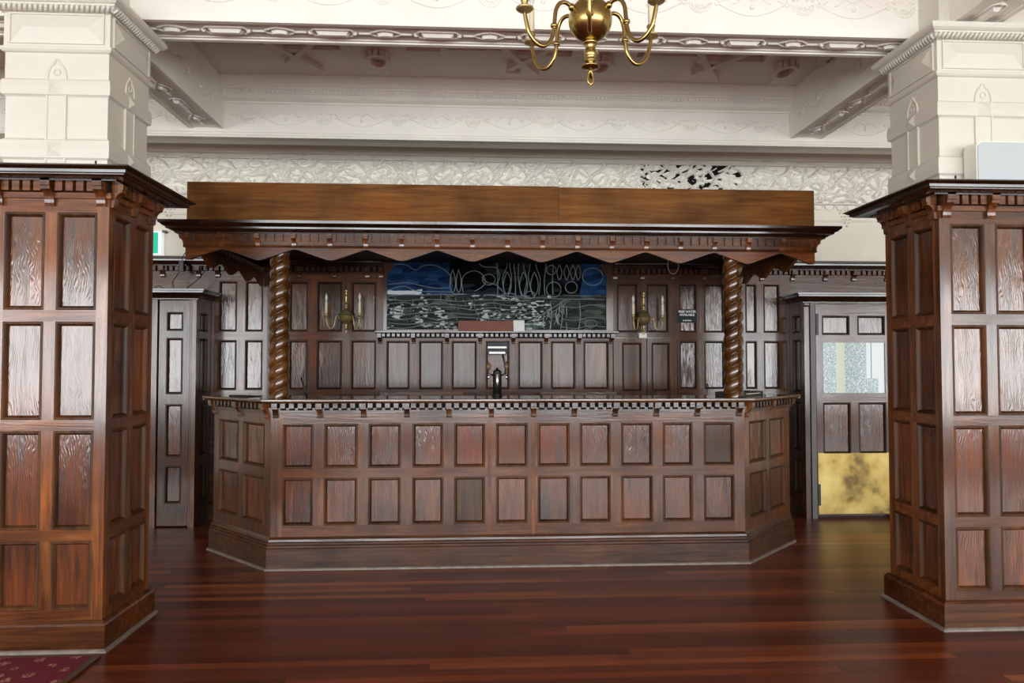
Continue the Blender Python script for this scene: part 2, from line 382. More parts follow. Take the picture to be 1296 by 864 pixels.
# ------------------------------------------------------------------ plaster relief helpers
def swag_relief(F,u0,u1,zc,pitch,phase,d=0.,k=1.35):
    """shells, scrolls and festoons along a plaster band"""
    mb=MB(); R=.0042*k
    n0=math.floor((u0-phase)/pitch); n1=math.ceil((u1-phase)/pitch)
    for n in range(n0,n1+1):
        c=phase+n*pitch
        if c-.13<u0 or c+.13>u1: continue
        T=lambda pts,r=R: mb.tube([F(u,d,z) for u,z in pts],r,6)
        T([(c+.062*math.cos(t),zc+.012+.058*math.sin(t)) for t in [PI+PI*i/14 for i in range(15)]],R*1.3)
        T([(c+.045*math.cos(t),zc+.004+.036*math.sin(t)) for t in [PI+PI*i/10 for i in range(11)]])
        for i in range(5):
            t=PI*1.18+PI*.64*i/4
            T([(c+.012*math.cos(t),zc+.012*math.sin(t)),(c+.034*math.cos(t),zc+.004+.030*math.sin(t))],R*1.5)
        for s in (-1,1):
            T([(c+s*(.095+.016*(1-i/16)*math.cos(t)),zc+.012+.016*(1-i/16)*math.sin(t)) for i,t in enumerate([PI*.5-2.6*PI*i/14*s for i in range(14)])])
            T([(c+s*(.055+.09*i/10),zc+.034+.014*math.sin(PI*2*i/10)) for i in range(11)])
            T([(c+s*(.055-.03*i/6),zc+.030+.016*math.sin(PI*i/6)) for i in range(7)])
        # festoon to next shell
        if c+pitch+.1<u1+.13:
            a=c+.108; b=c+pitch-.108; m=(a+b)/2
            T([(a+(b-a)*i/20,zc+.008-.066*math.sin(PI*i/20)) for i in range(21)],R*1.15)
            for s in (-1,1):
                T([(m+s*(.012+.10*i/10),zc+.03+.018*math.sin(PI*1.6*i/10)) for i in range(11)])
            T([(m,zc+.034),(m,zc-.004)],R*.9)
            mb.ball(F(m,d,zc-.012),.011*k,8)
    return mb
def soffit_relief(G,u0,u1,phase,pitch=.59,wd=.07):
    """ovals and long lozenges under a beam; G(u,v,h) with h downwards"""
    mb=MB(); n0=math.floor((u0-phase)/pitch); n1=math.ceil((u1-phase)/pitch)
    def frus(pts,hh,s=.55):
        cx=sum(p[0] for p in pts)/len(pts); n=len(pts)
        a=[G(u,v,0) for u,v in pts]; b=[G(cx+(u-cx)*(1-(1-s)*.35),v*s,hh) for u,v in pts]
        mb.add(a+b,[(i,(i+1)%n,n+(i+1)%n,n+i) for i in range(n)]+[tuple(range(n,2*n))])
    def ring(pts,r): mb.tube([G(u,v,.002) for u,v in pts],r,6,closed=True)
    for n in range(n0,n1+1):
        c=phase+n*pitch
        if u0+.1<c<u1-.1:
            ring([(c+.068*math.cos(t)*(1 if abs(math.cos(t))<.95 else 1.25),wd*.62*math.sin(t)) for t in [2*PI*i/20 for i in range(20)]],.006)
            frus([(c+.05*math.cos(t),wd*.42*math.sin(t)) for t in [2*PI*i/16 for i in range(16)]],.020,.45)
            for s in (-1,1):
                mb.tube([G(c+s*.08,0,.002),G(c+s*.155,0,.002)],.008,6)
                mb.ball(G(c,s*wd*.8,.0),.008,8)
        c2=c+pitch/2
        if u0+.16<c2<u1-.16:
            ring([(c2+a,b) for a,b in ((-.135,0),(-.105,wd*.55),(.105,wd*.55),(.135,0),(.105,-wd*.55),(-.105,-wd*.55))],.006)
            frus([(c2-.098,-wd*.42),(c2+.098,-wd*.42),(c2+.098,wd*.42),(c2-.098,wd*.42)],.022,.4)
            for s in (-1,1): mb.ball(G(c2+s*.128,0,0),.016,8)
    return mb

# ---- beams (all parts of the ceiling)
BX0,BX1=-6.2,6.8
ZS=3.366
def beam_x(yf,yb,zs,face_phase,relief_z,name='beam'):
    mb=MB()
    mb.box(BX0,BX1,yf,yb,zs+.014,ZC)
    mb.box(BX0,BX1,yf,yf+.03,zs,zs+.014); mb.box(BX0,BX1,yb-.03,yb,zs,zs+.014)
    mb.box(BX0,BX1,yf+.03,yf+.045,zs+.009,zs+.014); mb.box(BX0,BX1,yb-.05,yb-.03,zs+.008,zs+.014)
    b=build(name,mb,PLAS,ceil)
    F=FR(0,yf,0)
    build('festoon_relief',swag_relief(F,-5.,5.6,relief_z,0.61,face_phase),PLAS,b)
    yc=(yf+yb)/2
    build('soffit_relief',soffit_relief(lambda u,v,h:(u,yc+v,zs+.014-h),-5,5.6,face_phase,0.61,.075),PLAS,b)
    return b
beam_x(4.007,4.275,ZS,-.521,3.536)
def beam_y(xa,xb,ya,yb,zs,phase,inner):
    mb=MB(); mb.box(xa,xb,ya,yb,zs+.014,ZC)
    mb.box(xa,xa+.03,ya,yb,zs,zs+.014); mb.box(xb-.03,xb,ya,yb,zs,zs+.014)
    mb.box(xa+.03,xa+.045,ya,yb,zs+.009,zs+.014); mb.box(xb-.045,xb-.03,ya,yb,zs+.009,zs+.014)
    b=build('beam',mb,PLAS,ceil); xc=(xa+xb)/2
    build('soffit_relief',soffit_relief(lambda u,v,h:(xc+v,u,zs+.014-h),ya,yb,phase,0.61,.075),PLAS,b)
    F=FR(xb,0,90) if inner>0 else FR(xa,0,-90)
    if inner>0: rel=swag_relief(F,ya,yb,zs+.165,0.61,phase)
    else: rel=swag_relief(F,-yb,-ya,zs+.165,0.61,-phase)
    build('festoon_relief',rel,PLAS,b)
XBL=(-2.318,-2.039); XBR=(2.678,2.956)
beam_y(XBL[0],XBL[1],4.275,5.85,ZS-.005,5.047,1); beam_y(XBR[0],XBR[1],4.275,5.85,ZS-.005,5.047,-1)
beam_y(XBL[0],XBL[1],-5,4.007,ZS-.005,2.27,1); beam_y(XBR[0],XBR[1],-5,4.007,ZS-.005,2.2,-1)
# back beam with cornice above and moulded lip below
YK=5.86
mb=MB(); mb.box(BX0,BX1,YK,6.077,3.306,ZC)
pl=[(BX0,YK),(BX1,YK)]
mb.mould(pl,[(0,3.290),(.018,3.292),(.018,3.309),(.008,3.317),(.008,3.332),(.0,3.341)])
mb.mould(pl,[(0,3.574),(.010,3.576),(.010,3.590),(.02,3.594),(.055,3.603),(.055,3.608),(.062,3.610),(.062,3.634),(.072,3.637),(.072,3.669),(.082,3.673),(.082,3.687),(.090,3.692),(.10,3.711),(.125,3.739),(.14,3.757),(.14,ZC+.02),(0,ZC+.02)])
u=-5.
while u<5.6:
    mb.ball((u,YK-.074,3.653),.013,6,sc=(.8,.8,1.1)); u+=.032
bb=build('beam',mb,PLAS,ceil)
build('festoon_relief',swag_relief(FR(0,YK,0),-5,5.6,3.4585,.61,-.521+.61*1-.1),PLAS,bb)
# ceiling strapwork between the beams
mb=MB()
SK=[0]
def strap(pts,w=.06,t=.022):
    SK[0]+=1; t=t+.0013*SK[0]
    for (xa,ya),(xb,yb) in zip(pts[:-1],pts[1:]):
        t+=.0007
        d=Vector((xb-xa,yb-ya)); n=Vector((-d.y,d.x)).normalized()*w/2
        p=[(xa+n.x,ya+n.y),(xb+n.x,yb+n.y),(xb-n.x,yb-n.y),(xa-n.x,ya-n.y)]
        mb.add([(x,y,ZC+.02) for x,y in p]+[(x,y,ZC-t) for x,y in p],[(3,2,1,0),(4,5,6,7),(1,5,4,0),(2,6,5,1),(3,7,6,2),(0,4,7,3)])
for c in (-1.15,.55,2.0):
    strap([(c-.75,5.17),(c-.3,5.17),(c-.3,5.23),(c+.2,5.23),(c+.2,4.94)])
    strap([(c-.45,4.89),(c-.05,5.58)],.05,.03); strap([(c-.28,5.46),(c+.1,4.94)],.05,.03)
    strap([(c+.42+.08*math.cos(t),5.36+.12*math.sin(t)) for t in [2*PI*i/14 for i in range(15)]],.04,.03)
    strap([(c+.42,5.46),(c+.42,5.6)],.07,.03)
    strap([(c+.62,5.0),(c+.62,5.2),(c+.9,5.2)])
build('strapwork_relief',mb,PLASC,ceil)
o=build('smoke_detector',MB().lathe((.306,5.56,ZC-.034),[(.012,0),(.035,.002),(.05,.012),(.056,.02),(.056,.034)],24),PLASC)
tag(o,'round plaster-coloured smoke detector on the ceiling behind the chandelier','smoke detector')

# ---- frieze of vines on the back wall
def frieze():
    x0,x1,z0,z1=-4.6,5.4,3.05,3.412; nx,nz=2400,100
    xs=np.linspace(x0,x1,nx); zs=np.linspace(z0,z1,nz); X,Zg=np.meshgrid(xs,zs); H=np.zeros_like(X)
    rs=np.random.RandomState(4)
    def stroke(pts,r,h):
        for (ax,az),(bx,bz) in zip(pts[:-1],pts[1:]):
            i0=max(0,int((min(ax,bx)-r*1.3-x0)/(x1-x0)*(nx-1))); i1=min(nx,int((max(ax,bx)+r*1.3-x0)/(x1-x0)*(nx-1))+2)
            if i1<=i0: continue
            px=X[:,i0:i1]; pz=Zg[:,i0:i1]; dx,dz=bx-ax,bz-az; L=dx*dx+dz*dz+1e-9
            t=np.clip(((px-ax)*dx+(pz-az)*dz)/L,0,1)
            dd=np.sqrt((px-ax-t*dx)**2+(pz-az-t*dz)**2)/r
            H[:,i0:i1]=np.maximum(H[:,i0:i1],h*np.sqrt(np.clip(1-dd*dd,0,1)))
    c=x0
    while c<x1:
        P=.62
        for rep in range(2):
            s=1 if rep==0 else -1
            a=c+rep*P*.5
            stroke([(a+ .0+.30*i/10, z0+.02+.33*(i/10)**.9+.015*math.sin(i*1.3)) for i in range(11)],.017,.020)
            stroke([(a+.34-.30*i/10, z0+.05+.30*(i/10)+.02*math.sin(i)) for i in range(11)],.012,.018)
            for j in range(26):
                x=a+rs.uniform(-.05,.36); z=rs.uniform(z0+.01,z1-.03); th=rs.uniform(-.9,.9)+(0 if rs.rand()<.6 else PI/2*.6); L=rs.uniform(.03,.075); cv=rs.uniform(-.5,.5)
                stroke([(x+L*t*math.cos(th+cv*t),z+L*t*math.sin(th+cv*t)) for t in (-1,-.5,0,.5,1)],rs.uniform(.009,.016),rs.uniform(.010,.02))
            for j in range(2):
                x=a+rs.uniform(0,.3); z=rs.uniform(z0+.08,z1-.1)
                stroke([(x+.03*math.cos(t),z+.022*math.sin(t)) for t in np.linspace(0,5.2,12)],.007,.014)
        c+=P
    H+= .002*np.sin(X*90+3*np.sin(Zg*70))*np.sin(Zg*120)
    Yg=YB-.03-H*2.4
    V=np.stack([X,Yg,Zg],-1).reshape(-1,3)
    idx=np.arange(nx*nz).reshape(nz,nx)
    q=np.stack([idx[:-1,:-1],idx[:-1,1:],idx[1:,1:],idx[1:,:-1]],-1).reshape(-1,4)
    hc=((H[:-1,:-1]+H[1:,1:])/2).reshape(-1); xc=X[:-1,:-1].reshape(-1); zc=Zg[:-1,:-1].reshape(-1)
    # the pierced, broken stretch
    cen=1-((xc-2.13)/.52)**2-((zc-3.30)/.22)**2
    wob=np.sin(xc*23+2*np.sin(zc*31))*np.sin(zc*37+1.5*np.sin(xc*17))
    hole=(cen>0)&(hc<.005)&(zc<3.44)&(wob>-.02)
    q=q[~hole]
    me=bpy.data.meshes.new('trim_1'); me.from_pydata(V.tolist(),[],q.tolist()); me.materials.append(PLAS)
    me.polygons.foreach_set('use_smooth',[True]*len(me.polygons)); me.update()
    o=bpy.data.objects.new('trim_1',me); C.objects.link(o); WLOC[o.name]=Vector((0,0,0)); struct(o)
    build('void_shade_sheet',MB().box(1.5,2.8,YB-.012,YB-.002,3.06,3.45),SHADEB,o)  # black sheet painted for the shade of the hollow behind the holes
    mb=MB(); F=FR(0,YB,0)
    mb.mould([(-6,YB),(6.5,YB)],[(0,3.418),(.024,3.42),(.028,3.432),(.02,3.440),(.02,3.462),(.05,3.468),(.056,3.474),(.060,3.506),(.056,3.512),(.0,3.56)])
    mb.tube([(-6,YB-.036,3.436),(6.5,YB-.036,3.436)],.0095,8)
    x=-4.6; k=0
    while x<5.4:
        mb.tube([(x-.018,YB-.036,3.436),(x+.018,YB-.036,3.436)],.016,8); mb.tube([(x-.03,YB-.036,3.408),(x+.03,YB-.036,3.46)],.006,6)
        x+= .32 if k%2 else .66; k+=1
    build('rod_moulding',mb,PLAS,o)
    mb=MB(); mb.mould([(-6,YB),(6.5,YB)],[(0,3.035),(.04,3.04),(.045,3.052),(.0,3.056)])
    mb.mould([(-6,YB),(6.5,YB)],[(0,2.87),(.012,2.872),(.016,2.884),(.0,2.892)])
    x=-4.6
    while x<5.4:
        mb.tube([(x+.05*math.cos(t),YB-.005,3.035+.045*math.sin(t)) for t in [PI+PI*i/10 for i in range(11)]],.008,6); x+=.115
    x=-4.4
    while x<5.4:
        for r in range(6):
            for c in range(6-r): mb.ball((x+(c-(5-r)/2)*.034,YB-.006,2.99-r*.032),.0125,8)
        x+=.74
    build('pendant_relief',mb,PLAS,o)
frieze()

# ------------------------------------------------------------------ pillars
ROWS=[(.214,.542),(.616,1.099),(1.172,1.656),(1.733,2.218)]
ROWS=[(a-.008,b+.008) for a,b in ROWS]
def pillar(xa,xb,ya,yb,inner,label):
    PLAS=PLASP
    t=thing('panelled_pillar',((xa+xb)/2,(ya+yb)/2,0),label,'pillar')
    w=xb-xa; dpt=yb-ya
    build('core',MB().box(xa+.037,xb-.037,ya+.037,yb-.037,0,2.435),OAKV,t)
    cols=[(.062,.262),(.322,.522)]
    cols=[(a*w/.58,b*w/.58) for a,b in cols]
    FF=FR(xa,ya,0); panelling(t,FF,0,w,.12,2.40,cols,ROWS,OAKV,OAKH,OAKP)
    FI=FR(xb,ya,90) if inner>0 else FR(xa,yb,-90)
    cs=[(.062*dpt/.58,.262*dpt/.58),(.322*dpt/.58,.522*dpt/.58)]
    a_,b_=(.0366,dpt-.0366) if inner>0 else (.0366,dpt-.0366)
    panelling(t,FI,a_,b_,.12,2.40,cs,ROWS,OAKV,OAKH,OAKP)
    FO=FR(xa,yb,-90) if inner>0 else FR(xb,ya,90); build('back_casing',MB().fbox(FO,.04,dpt-.04,-.0365,0,.12,2.4).fbox(FR(xb,yb,180),.0,w,-.0365,-.001,.12,2.4),OAKV,t)
    path=[(xa,ya),(xb,ya),(xb,yb),(xa,yb)]
    mb=MB(); mb.mould(path,[(0,0),(.027,0),(.027,.132),(.022,.142),(.012,.152),(.004,.156),(0,.156)],closed=True)
    pb=build('base_plinth',mb,OAKH,t)
    build('quarter_round',MB().mould(path,[(.027,0),(.042,0),(.040,.010),(.034,.016),(.027,.018)],closed=True),STRIP,pb)
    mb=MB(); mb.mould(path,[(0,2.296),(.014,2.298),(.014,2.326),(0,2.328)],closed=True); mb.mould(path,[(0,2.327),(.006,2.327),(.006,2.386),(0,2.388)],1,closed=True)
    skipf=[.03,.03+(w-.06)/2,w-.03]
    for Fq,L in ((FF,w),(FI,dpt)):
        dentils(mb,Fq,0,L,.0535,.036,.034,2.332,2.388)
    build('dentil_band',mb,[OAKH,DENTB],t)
    mb=MB(); mb.mould(path,[(0,2.378),(.062,2.378),(.062,2.385),(.112,2.387),(.128,2.391),(.1355,2.392),(.136,2.396),(.142,2.397),(.1475,2.399),(.150,2.413),(.154,2.414),(.164,2.418),(.170,2.424),(.176,2.425),(.176,2.430),(.170,2.434),(0,2.436)],closed=True)
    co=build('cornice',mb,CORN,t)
    for Fq,L in ((FF,w),(FI,dpt)):
        for u in (.035,L/2,L-.035): bracket(t,Fq,u,2.257,2.387,.062,.046,OAKV)
    # plaster shaft above
    i=.028; xa2,xb2,ya2,yb2=xa+i,xb-i,ya+i,yb-i
    P2=[(xa2,ya2),(xb2,ya2),(xb2,yb2),(xa2,yb2)]
    mb=MB()
    mb.mould(P2,[(-.05,2.43),(.0,2.43),(.0,2.505),(.012,2.515),(.015,2.56),(.012,2.605),(0,2.615),(-.004,2.622),(-.004,2.832),(0,2.838),(.012,2.846),(.015,2.885),(.012,2.92),(0,2.93),(0,3.065),(.012,3.07),(.02,3.08),(.02,3.092),(.008,3.098),(.006,3.104),(.006,3.272),(-.05,3.274)],closed=True)
    mb.box(xa2+.005,xb2-.005,ya2+.005,yb2-.005,2.432,3.4)
    W=xb2-xa2; D=yb2-ya2
    sides=[(FR(xa2,ya2,0),W),(FR(xb2,ya2,90) if inner>0 else FR(xa2,yb2,-90),D)]
    for Fq,L in sides:
        m=L/2
        for s in (-1,1): mb.fbox(Fq,m+s*.047-.005,m+s*.047+.005,-.004,.008,2.49,2.945)
        mb.fbox(Fq,m-.042,m+.042,-.004,.003,2.49,2.93)
        for zc in (2.56,2.885):   # pyramid bosses at the crossings
            q=[Fq(m-.036,.013,zc-.036),Fq(m+.036,.013,zc-.036),Fq(m+.036,.013,zc+.036),Fq(m-.036,.013,zc+.036),Fq(m,.03,zc)]
            mb.add(q,[(0,1,4),(1,2,4),(2,3,4),(3,0,4)])
        og=[(-.047,2.93),(-.046,2.955),(-.040,2.978),(-.030,2.996),(-.016,3.008),(-.013,3.016),(-.009,3.026),(0,3.031),(.009,3.026),(.013,3.016),(.016,3.008),(.030,2.996),(.040,2.978),(.046,2.955),(.047,2.93)]
        mb.tube([Fq(m+a,.002,z) for a,z in og],.006,6)
        mb.tube([Fq(m+.016*math.cos(a),.002,2.965+.016*math.sin(a)) for a in [2*PI*k/12 for k in range(12)]],.004,6,closed=True)
        # panel frieze with hollow pyramid field
        u0,u1,z0,z1=.03,L-.03,3.118,3.262
        for a,b,c,d in ((u0-.008,u1+.008,z0-.008,z0),(u0-.008,u1+.008,z1,z1+.008),(u0-.008,u0,z0,z1),(u1,u1+.008,z0,z1)): mb.fbox(Fq,a,b,0,.016,c,d)
        o1=[Fq(u0,.007,z0),Fq(u1,.007,z0),Fq(u1,.007,z1),Fq(u0,.007,z1)]; cz=(z0+z1)/2
        i1=[Fq(u0+.07,.03,cz),Fq(u1-.07,.03,cz)]
        mb.add(o1+i1,[(0,1,5,4),(1,2,5),(2,3,4,5),(3,0,4)])
    sh=build('plaster_shaft',mb,PLAS,t)
    mb=MB()
    mb.mould(P2,[(-.05,3.272),(.012,3.272),(.016,3.276),(.022,3.278),(.040,3.30),(.046,3.303),(.046,3.311),(.055,3.313),(.068,3.324),(.074,3.336),(.074,3.350),(-.05,3.352)],closed=True)
    for Fq,L in sides:
        n=22; p=(L+.05)/n
        for k in range(n):
            u=-.025+(k+.5)*p
            mb.tube([Fq(u-p*.22,.026,3.275),Fq(u,.042,3.288),Fq(u+p*.22,.048,3.300)],p*.32,6)
    build('capital_cornice',mb,PLAS,sh)
    build('upper_block',MB().box(xa2+.01,xb2-.01,ya2-.005,yb2+.005,3.364,ZC-.002),PLAS,sh)
    return t
PL=pillar(-2.46,-1.88,3.75,4.258,1,'tall oak-panelled pillar with cream plaster top beside the red carpet, left of the bar')
PR=pillar(2.58,3.16,3.80,4.318,-1,'tall oak-panelled pillar carrying a grey speaker box, right of the bar')
for x,y,lab in ((-1.905,3.66,'tiny black peg standing on the left pillar cornice'),(2.61,3.70,'tiny black peg standing on the right pillar cornice')):
    tag(build('cornice_peg',MB().lathe((x,y,2.434),[(.005,0),(.005,.035),(.003,.037)],8),BLACK),lab,'peg')
o=build('wood_offcut',MB().prism(FR(2.76,3.76,0),[(0,2.434),(.03,2.434),(.03,2.438),(.0,2.438)],0,.06).add([(2.76,3.74,2.438),(2.83,3.74,2.438),(2.79,3.745,2.46),(2.76,3.755,2.438),(2.83,3.755,2.438),(2.79,3.755,2.46)],[(0,1,2),(5,4,3),(0,2,5,3),(1,4,5,2),(0,3,4,1)]),OAKH)
tag(o,'small brown wood scrap on the right pillar cornice beside the speaker','offcut')
# speaker on the right pillar ledge
sp=thing('wall_speaker',(2.90,3.75,2.436),'pale grey loudspeaker box on the cornice of the right pillar','speaker')
mb=MB(); prof=[]
for k in range(9): a=PI/2*k/8; prof.append((2.765-.035*math.sin(a)+.0,2.645+.035*math.cos(a)-.035))
out=[(2.730,2.437),(3.08,2.437),(3.08,2.662)]+[(2.765-.035*math.sin(PI/2*k/8),2.627+.035*math.cos(PI/2*k/8)) for k in range(9)]
mb.sheet(lambda u,d,z:(u,3.70-d,z),out,-.098,0.,0)
build('cabinet',mb,PLAS,sp)
build('grille',MB().sheet(lambda u,d,z:(u,3.70-d,z),[(u+(.006 if u<2.9 else -.006),z+(.006 if z<2.5 else -.006)) for u,z in out],0,.006,0),GREYP,sp)

# ------------------------------------------------------------------ bar counter
A=[(-2.045,5.745),(-1.440,5.15),(1.985,5.15),(2.590,5.745)]
bar=thing('bar_counter',(.27,5.45,0),'long oak-panelled bar counter with splayed ends under the canopy','bar counter')
def inset(path,d):
    s=[Vector(p) for p in path]; return [(s[0].x+d*.9,s[0].y),(s[1].x+d*.42,s[1].y+d),(s[2].x-d*.42,s[2].y+d),(s[3].x-d*.9,s[3].y)]
I=inset(A,.42); 
core=MB()
ci=[(-2.0,5.77),(-1.42,5.19),(1.965,5.19),(2.545,5.77)]; In=[(2.05,5.77),(1.80,5.55),(-1.25,5.55),(-1.50,5.77)]
poly=ci+In; n=len(poly)
core.add([(x,y,0) for x,y in poly]+[(x,y,1.17) for x,y in poly],[(i,(i+1)%n,n+(i+1)%n,n+i) for i in range(n)]+[tuple(range(n))[::-1],tuple(range(n,2*n))])
build('core',core,OAKDV,bar)
BR=[(.302,.636),(.706,1.020)]
pc=[-1.356,-1.142,-1.066,-0.829,-0.752,-0.523,-0.44,-0.22,-0.142,0.081,0.159,0.389,0.461,0.694,0.767,0.994,1.07,1.303,1.377,1.6,1.681,1.909]
A0=-1.44
FB=FR(A0,5.15,0); LB=1.985+1.44
cols=[(pc[i]-A0,pc[i+1]-A0) for i in range(0,22,2)]
REDP=wood('red_oak_panel',(58,24,13),(112,54,31),(146,82,50),'v',.3,ripple=.3,coat=.3,vary=.1)
GRYP=wood('greyed_oak_panel',(52,34,28),(84,58,48),(104,76,62),'v',.36,ripple=.2,coat=.2,vary=.1)
def barp(c,r):
    i=[round(q[0],3) for q in cols].index(round(c[0],3))
    if r[0]>.6: return {0:REDP,4:REDP,5:REDP,7:OAKP,6:REDP,10:GRYP}.get(i,OAKP)
    return {0:REDP,4:GRYP}.get(i,OAKP)
panelling(bar,FB,0,LB,.215,1.10,cols,BR,OAKV,OAKH,barp)
# seams of the lifting flap in the middle
mb=MB(); ORG=wood('orange_oak_edge',(96,52,24),(150,88,48),(176,112,66),'v',.34,coat=.2,vary=.05)
for u in (.112-A0,.428-A0): mb.fbox(FB,u-.011,u+.011,0,.005,.225,1.045)
for u in (-.775-A0,1.04-A0,1.335-A0,1.635-A0): pass
build('flap_edge',mb,ORG,bar)
s=math.hypot(.605,.595)
FL=FR(-2.045,5.745,-math.degrees(math.atan2(.595,.605))); FRt=FR(1.985,5.15,math.degrees(math.atan2(.595,.605)))
for Fq in (FL,FRt):
    panelling(bar,Fq,0,s,.215,1.10,[(.085,.385),(.455,.765)],BR,OAKV,OAKV,OAKP)
mb=MB(); mb.mould(A,[(0,0),(.036,0),(.036,.148),(.030,.153),(.030,.168),(.022,.173),(.022,.186),(.014,.192),(.012,.207),(.004,.218),(0,.224)])
bp_=build('base_plinth',mb,OAKDH,bar)
build('quarter_round',MB().mould(A,[(.036,0),(.052,0),(.050,.010),(.044,.015),(.036,.017)]),STRIP,bp_)
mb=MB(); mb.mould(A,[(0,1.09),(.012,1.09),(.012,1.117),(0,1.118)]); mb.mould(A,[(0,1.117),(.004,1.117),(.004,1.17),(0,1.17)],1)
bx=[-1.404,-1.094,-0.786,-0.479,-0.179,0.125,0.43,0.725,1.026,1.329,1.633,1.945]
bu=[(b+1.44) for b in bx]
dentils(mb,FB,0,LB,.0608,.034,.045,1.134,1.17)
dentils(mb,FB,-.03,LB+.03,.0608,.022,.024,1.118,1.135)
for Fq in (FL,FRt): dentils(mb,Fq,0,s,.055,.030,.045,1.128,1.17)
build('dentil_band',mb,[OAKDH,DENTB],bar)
for u in bu: bracket(bar,FB,u,1.064,1.17,.055,.038,OAKDV)
for Fq in (FL,FRt):
    for u in (.03,s/2,s-.03): bracket(bar,Fq,u,1.055,1.17,.06,.045,OAKV)
top=MB(); path=A
op=[]
def offs(path,o):
    P=[Vector(p) for p in path]; r=[]
    for i in range(len(P)):
        ns=[]
        for a,b in ((i-1,i),(i,i+1)):
            if a>=0 and b<len(P): d=(P[b]-P[a]).normalized(); ns.append(Vector((d.y,-d.x)))
        q=ns[0] if len(ns)==1 else (ns[0]+ns[1])/((ns[0]+ns[1]).dot(ns[0]))
        r.append(P[i]+q*o)
    return r
CT=[(.0,1.17),(.082,1.17),(.086,1.176),(.094,1.178),(.10,1.186),(.10,1.196),(.097,1.20)]
for k in range(len(CT)-1):
    a=offs(A,CT[k][0]); b=offs(A,CT[k+1][0])
    for i in range(3):
        top.add([(a[i].x,a[i].y,CT[k][1]),(a[i+1].x,a[i+1].y,CT[k][1]),(b[i+1].x,b[i+1].y,CT[k+1][1]),(b[i].x,b[i].y,CT[k+1][1])],[(0,1,2,3)])
e=offs(A,.097); tp=[(q.x,q.y) for q in e]+[(2.10,5.815),(1.80,5.56),(-1.25,5.56),(-1.55,5.815)]
n=len(tp); top.add([(x,y,1.2) for x,y in tp],[tuple(range(n))]); top.add([(x,y,1.17) for x,y in tp],[tuple(range(n))[::-1]])
top.add([(x,y,1.17) for x,y in tp]+[(x,y,1.2) for x,y in tp],[(i,(i+1)%n,n+(i+1)%n,n+i) for i in range(3,n)])
TOPM=wood('bar_top_oak',(56,30,22),(104,64,50),(140,96,78),'h',.26,coat=.4,vary=.05)
build('countertop',top,TOPM,bar)

# ------------------------------------------------------------------ canopy over the bar
can=thing('bar_canopy',(.24,5.9,2.18),'oak canopy with scalloped valance and plain fascia board above the bar','canopy')
KX0,KX1,KY=-2.015,2.49,5.06; KB=6.80
FC=FR(KX0,KY,0); LC=KX1-KX0
def scallop(L,nt,zt,zp,ztop):
    pts=[]; w=L/nt
    for i in range(nt):
        c0=i*w
        for k in range(0,24):
            t=k/24; tri=1-abs(2*t-1)           # 0 at tips, 1 at the peak
            v=tri
            if v<.16: v=.08+ (v*v)/(2*.16)      # rounded tip
            if v>.97: v=.97
            pts.append((c0+t*w,zt+(zp-zt)*v))
    pts.append((L,zt+(zp-zt)*.08)); pts+= [(L,ztop),(0,ztop)]
    return pts
build('valance',MB().sheet(FC,scallop(LC,9,2.172,2.258,2.30),-.03,0.),OAKH,can)
for Fq in (FR(KX0,KB,-90),FR(KX1,KY+.03,90)):
    build('side_valance',MB().sheet(Fq,scallop(KB-KY-.03,4,2.172,2.258,2.30),-.03,0.),OAKY,can)
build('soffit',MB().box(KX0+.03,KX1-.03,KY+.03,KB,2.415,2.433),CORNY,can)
kp=[(KX0,KB),(KX0,KY),(KX1,KY),(KX1,KB)]
mb=MB(); mb.mould(kp,[(-.03,2.262),(.010,2.262),(.014,2.268),(.010,2.276),(.006,2.28),(.006,2.362),(-.03,2.362)])
dentils(mb,FC,.01,LC-.01,.0613,.040,.022,2.305,2.357)
for Fq,L in ((FR(KX0,KB,-90),KB-KY),(FR(KX1,KY,90),KB-KY)): dentils(mb,Fq,0,L,.0613,.040,.022,2.305,2.357)
build('dentil_band',mb,OAKH,can)
mb=MB(); mb.mould(kp,[(-.03,2.355),(.055,2.355),(.055,2.364),(.066,2.366),(.072,2.372),(.085,2.378),(.0985,2.381),(.10,2.393),(.112,2.395),(.118,2.40),(.128,2.41),(.1358,2.414),(.138,2.432),(.0,2.438),(-.03,2.438)])
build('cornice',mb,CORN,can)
for i in range(19): bracket(can,FC,(KX1-KX0)*(i/18) if 0<i<18 else (.02 if i==0 else LC-.02),2.268,2.366,.05,.032,OAKV)
for Fq in (FR(KX0,KB,-90),FR(KX1,KY,90)):
    for k in range(1,7): bracket(can,Fq,(KB-KY)*k/7,2.268,2.366,.05,.032,OAKV)
    bracket(can,Fq,(KB-KY)-.02 if Fq.deg<0 else .02,2.268,2.366,.05,.032,OAKV)
build('fascia_board',MB().box(KX0+.01,.606,KY-.01,KY+.02,2.434,2.722),FASC,can)
build('fascia_board',MB().box(.608,KX1-.005,KY-.01,KY+.02,2.434,2.716),FASC,can)
for xa in (KX0+.01,KX1-.035): build('side_board',MB().box(xa,xa+.03,KY+.021,KB,2.434,2.712),FASC,can)
build('top_board',MB().box(KX0+.04,KX1-.04,KY+.021,KB,2.434,2.455),CORNY,can)
# wire loop hanging from the canopy
pts=[(1.62,5.7,2.4135),(1.622,5.7,2.36)]+[(1.62+.045*math.cos(t),5.7,2.255+.075*math.sin(t)) for t in [PI/2+2*PI*i/24 for i in range(25)]]
wo=build('wire_loop',MB().tube(pts,.003,6),STRIP,can); wo['label']='thin pale wire loop hanging under the canopy'

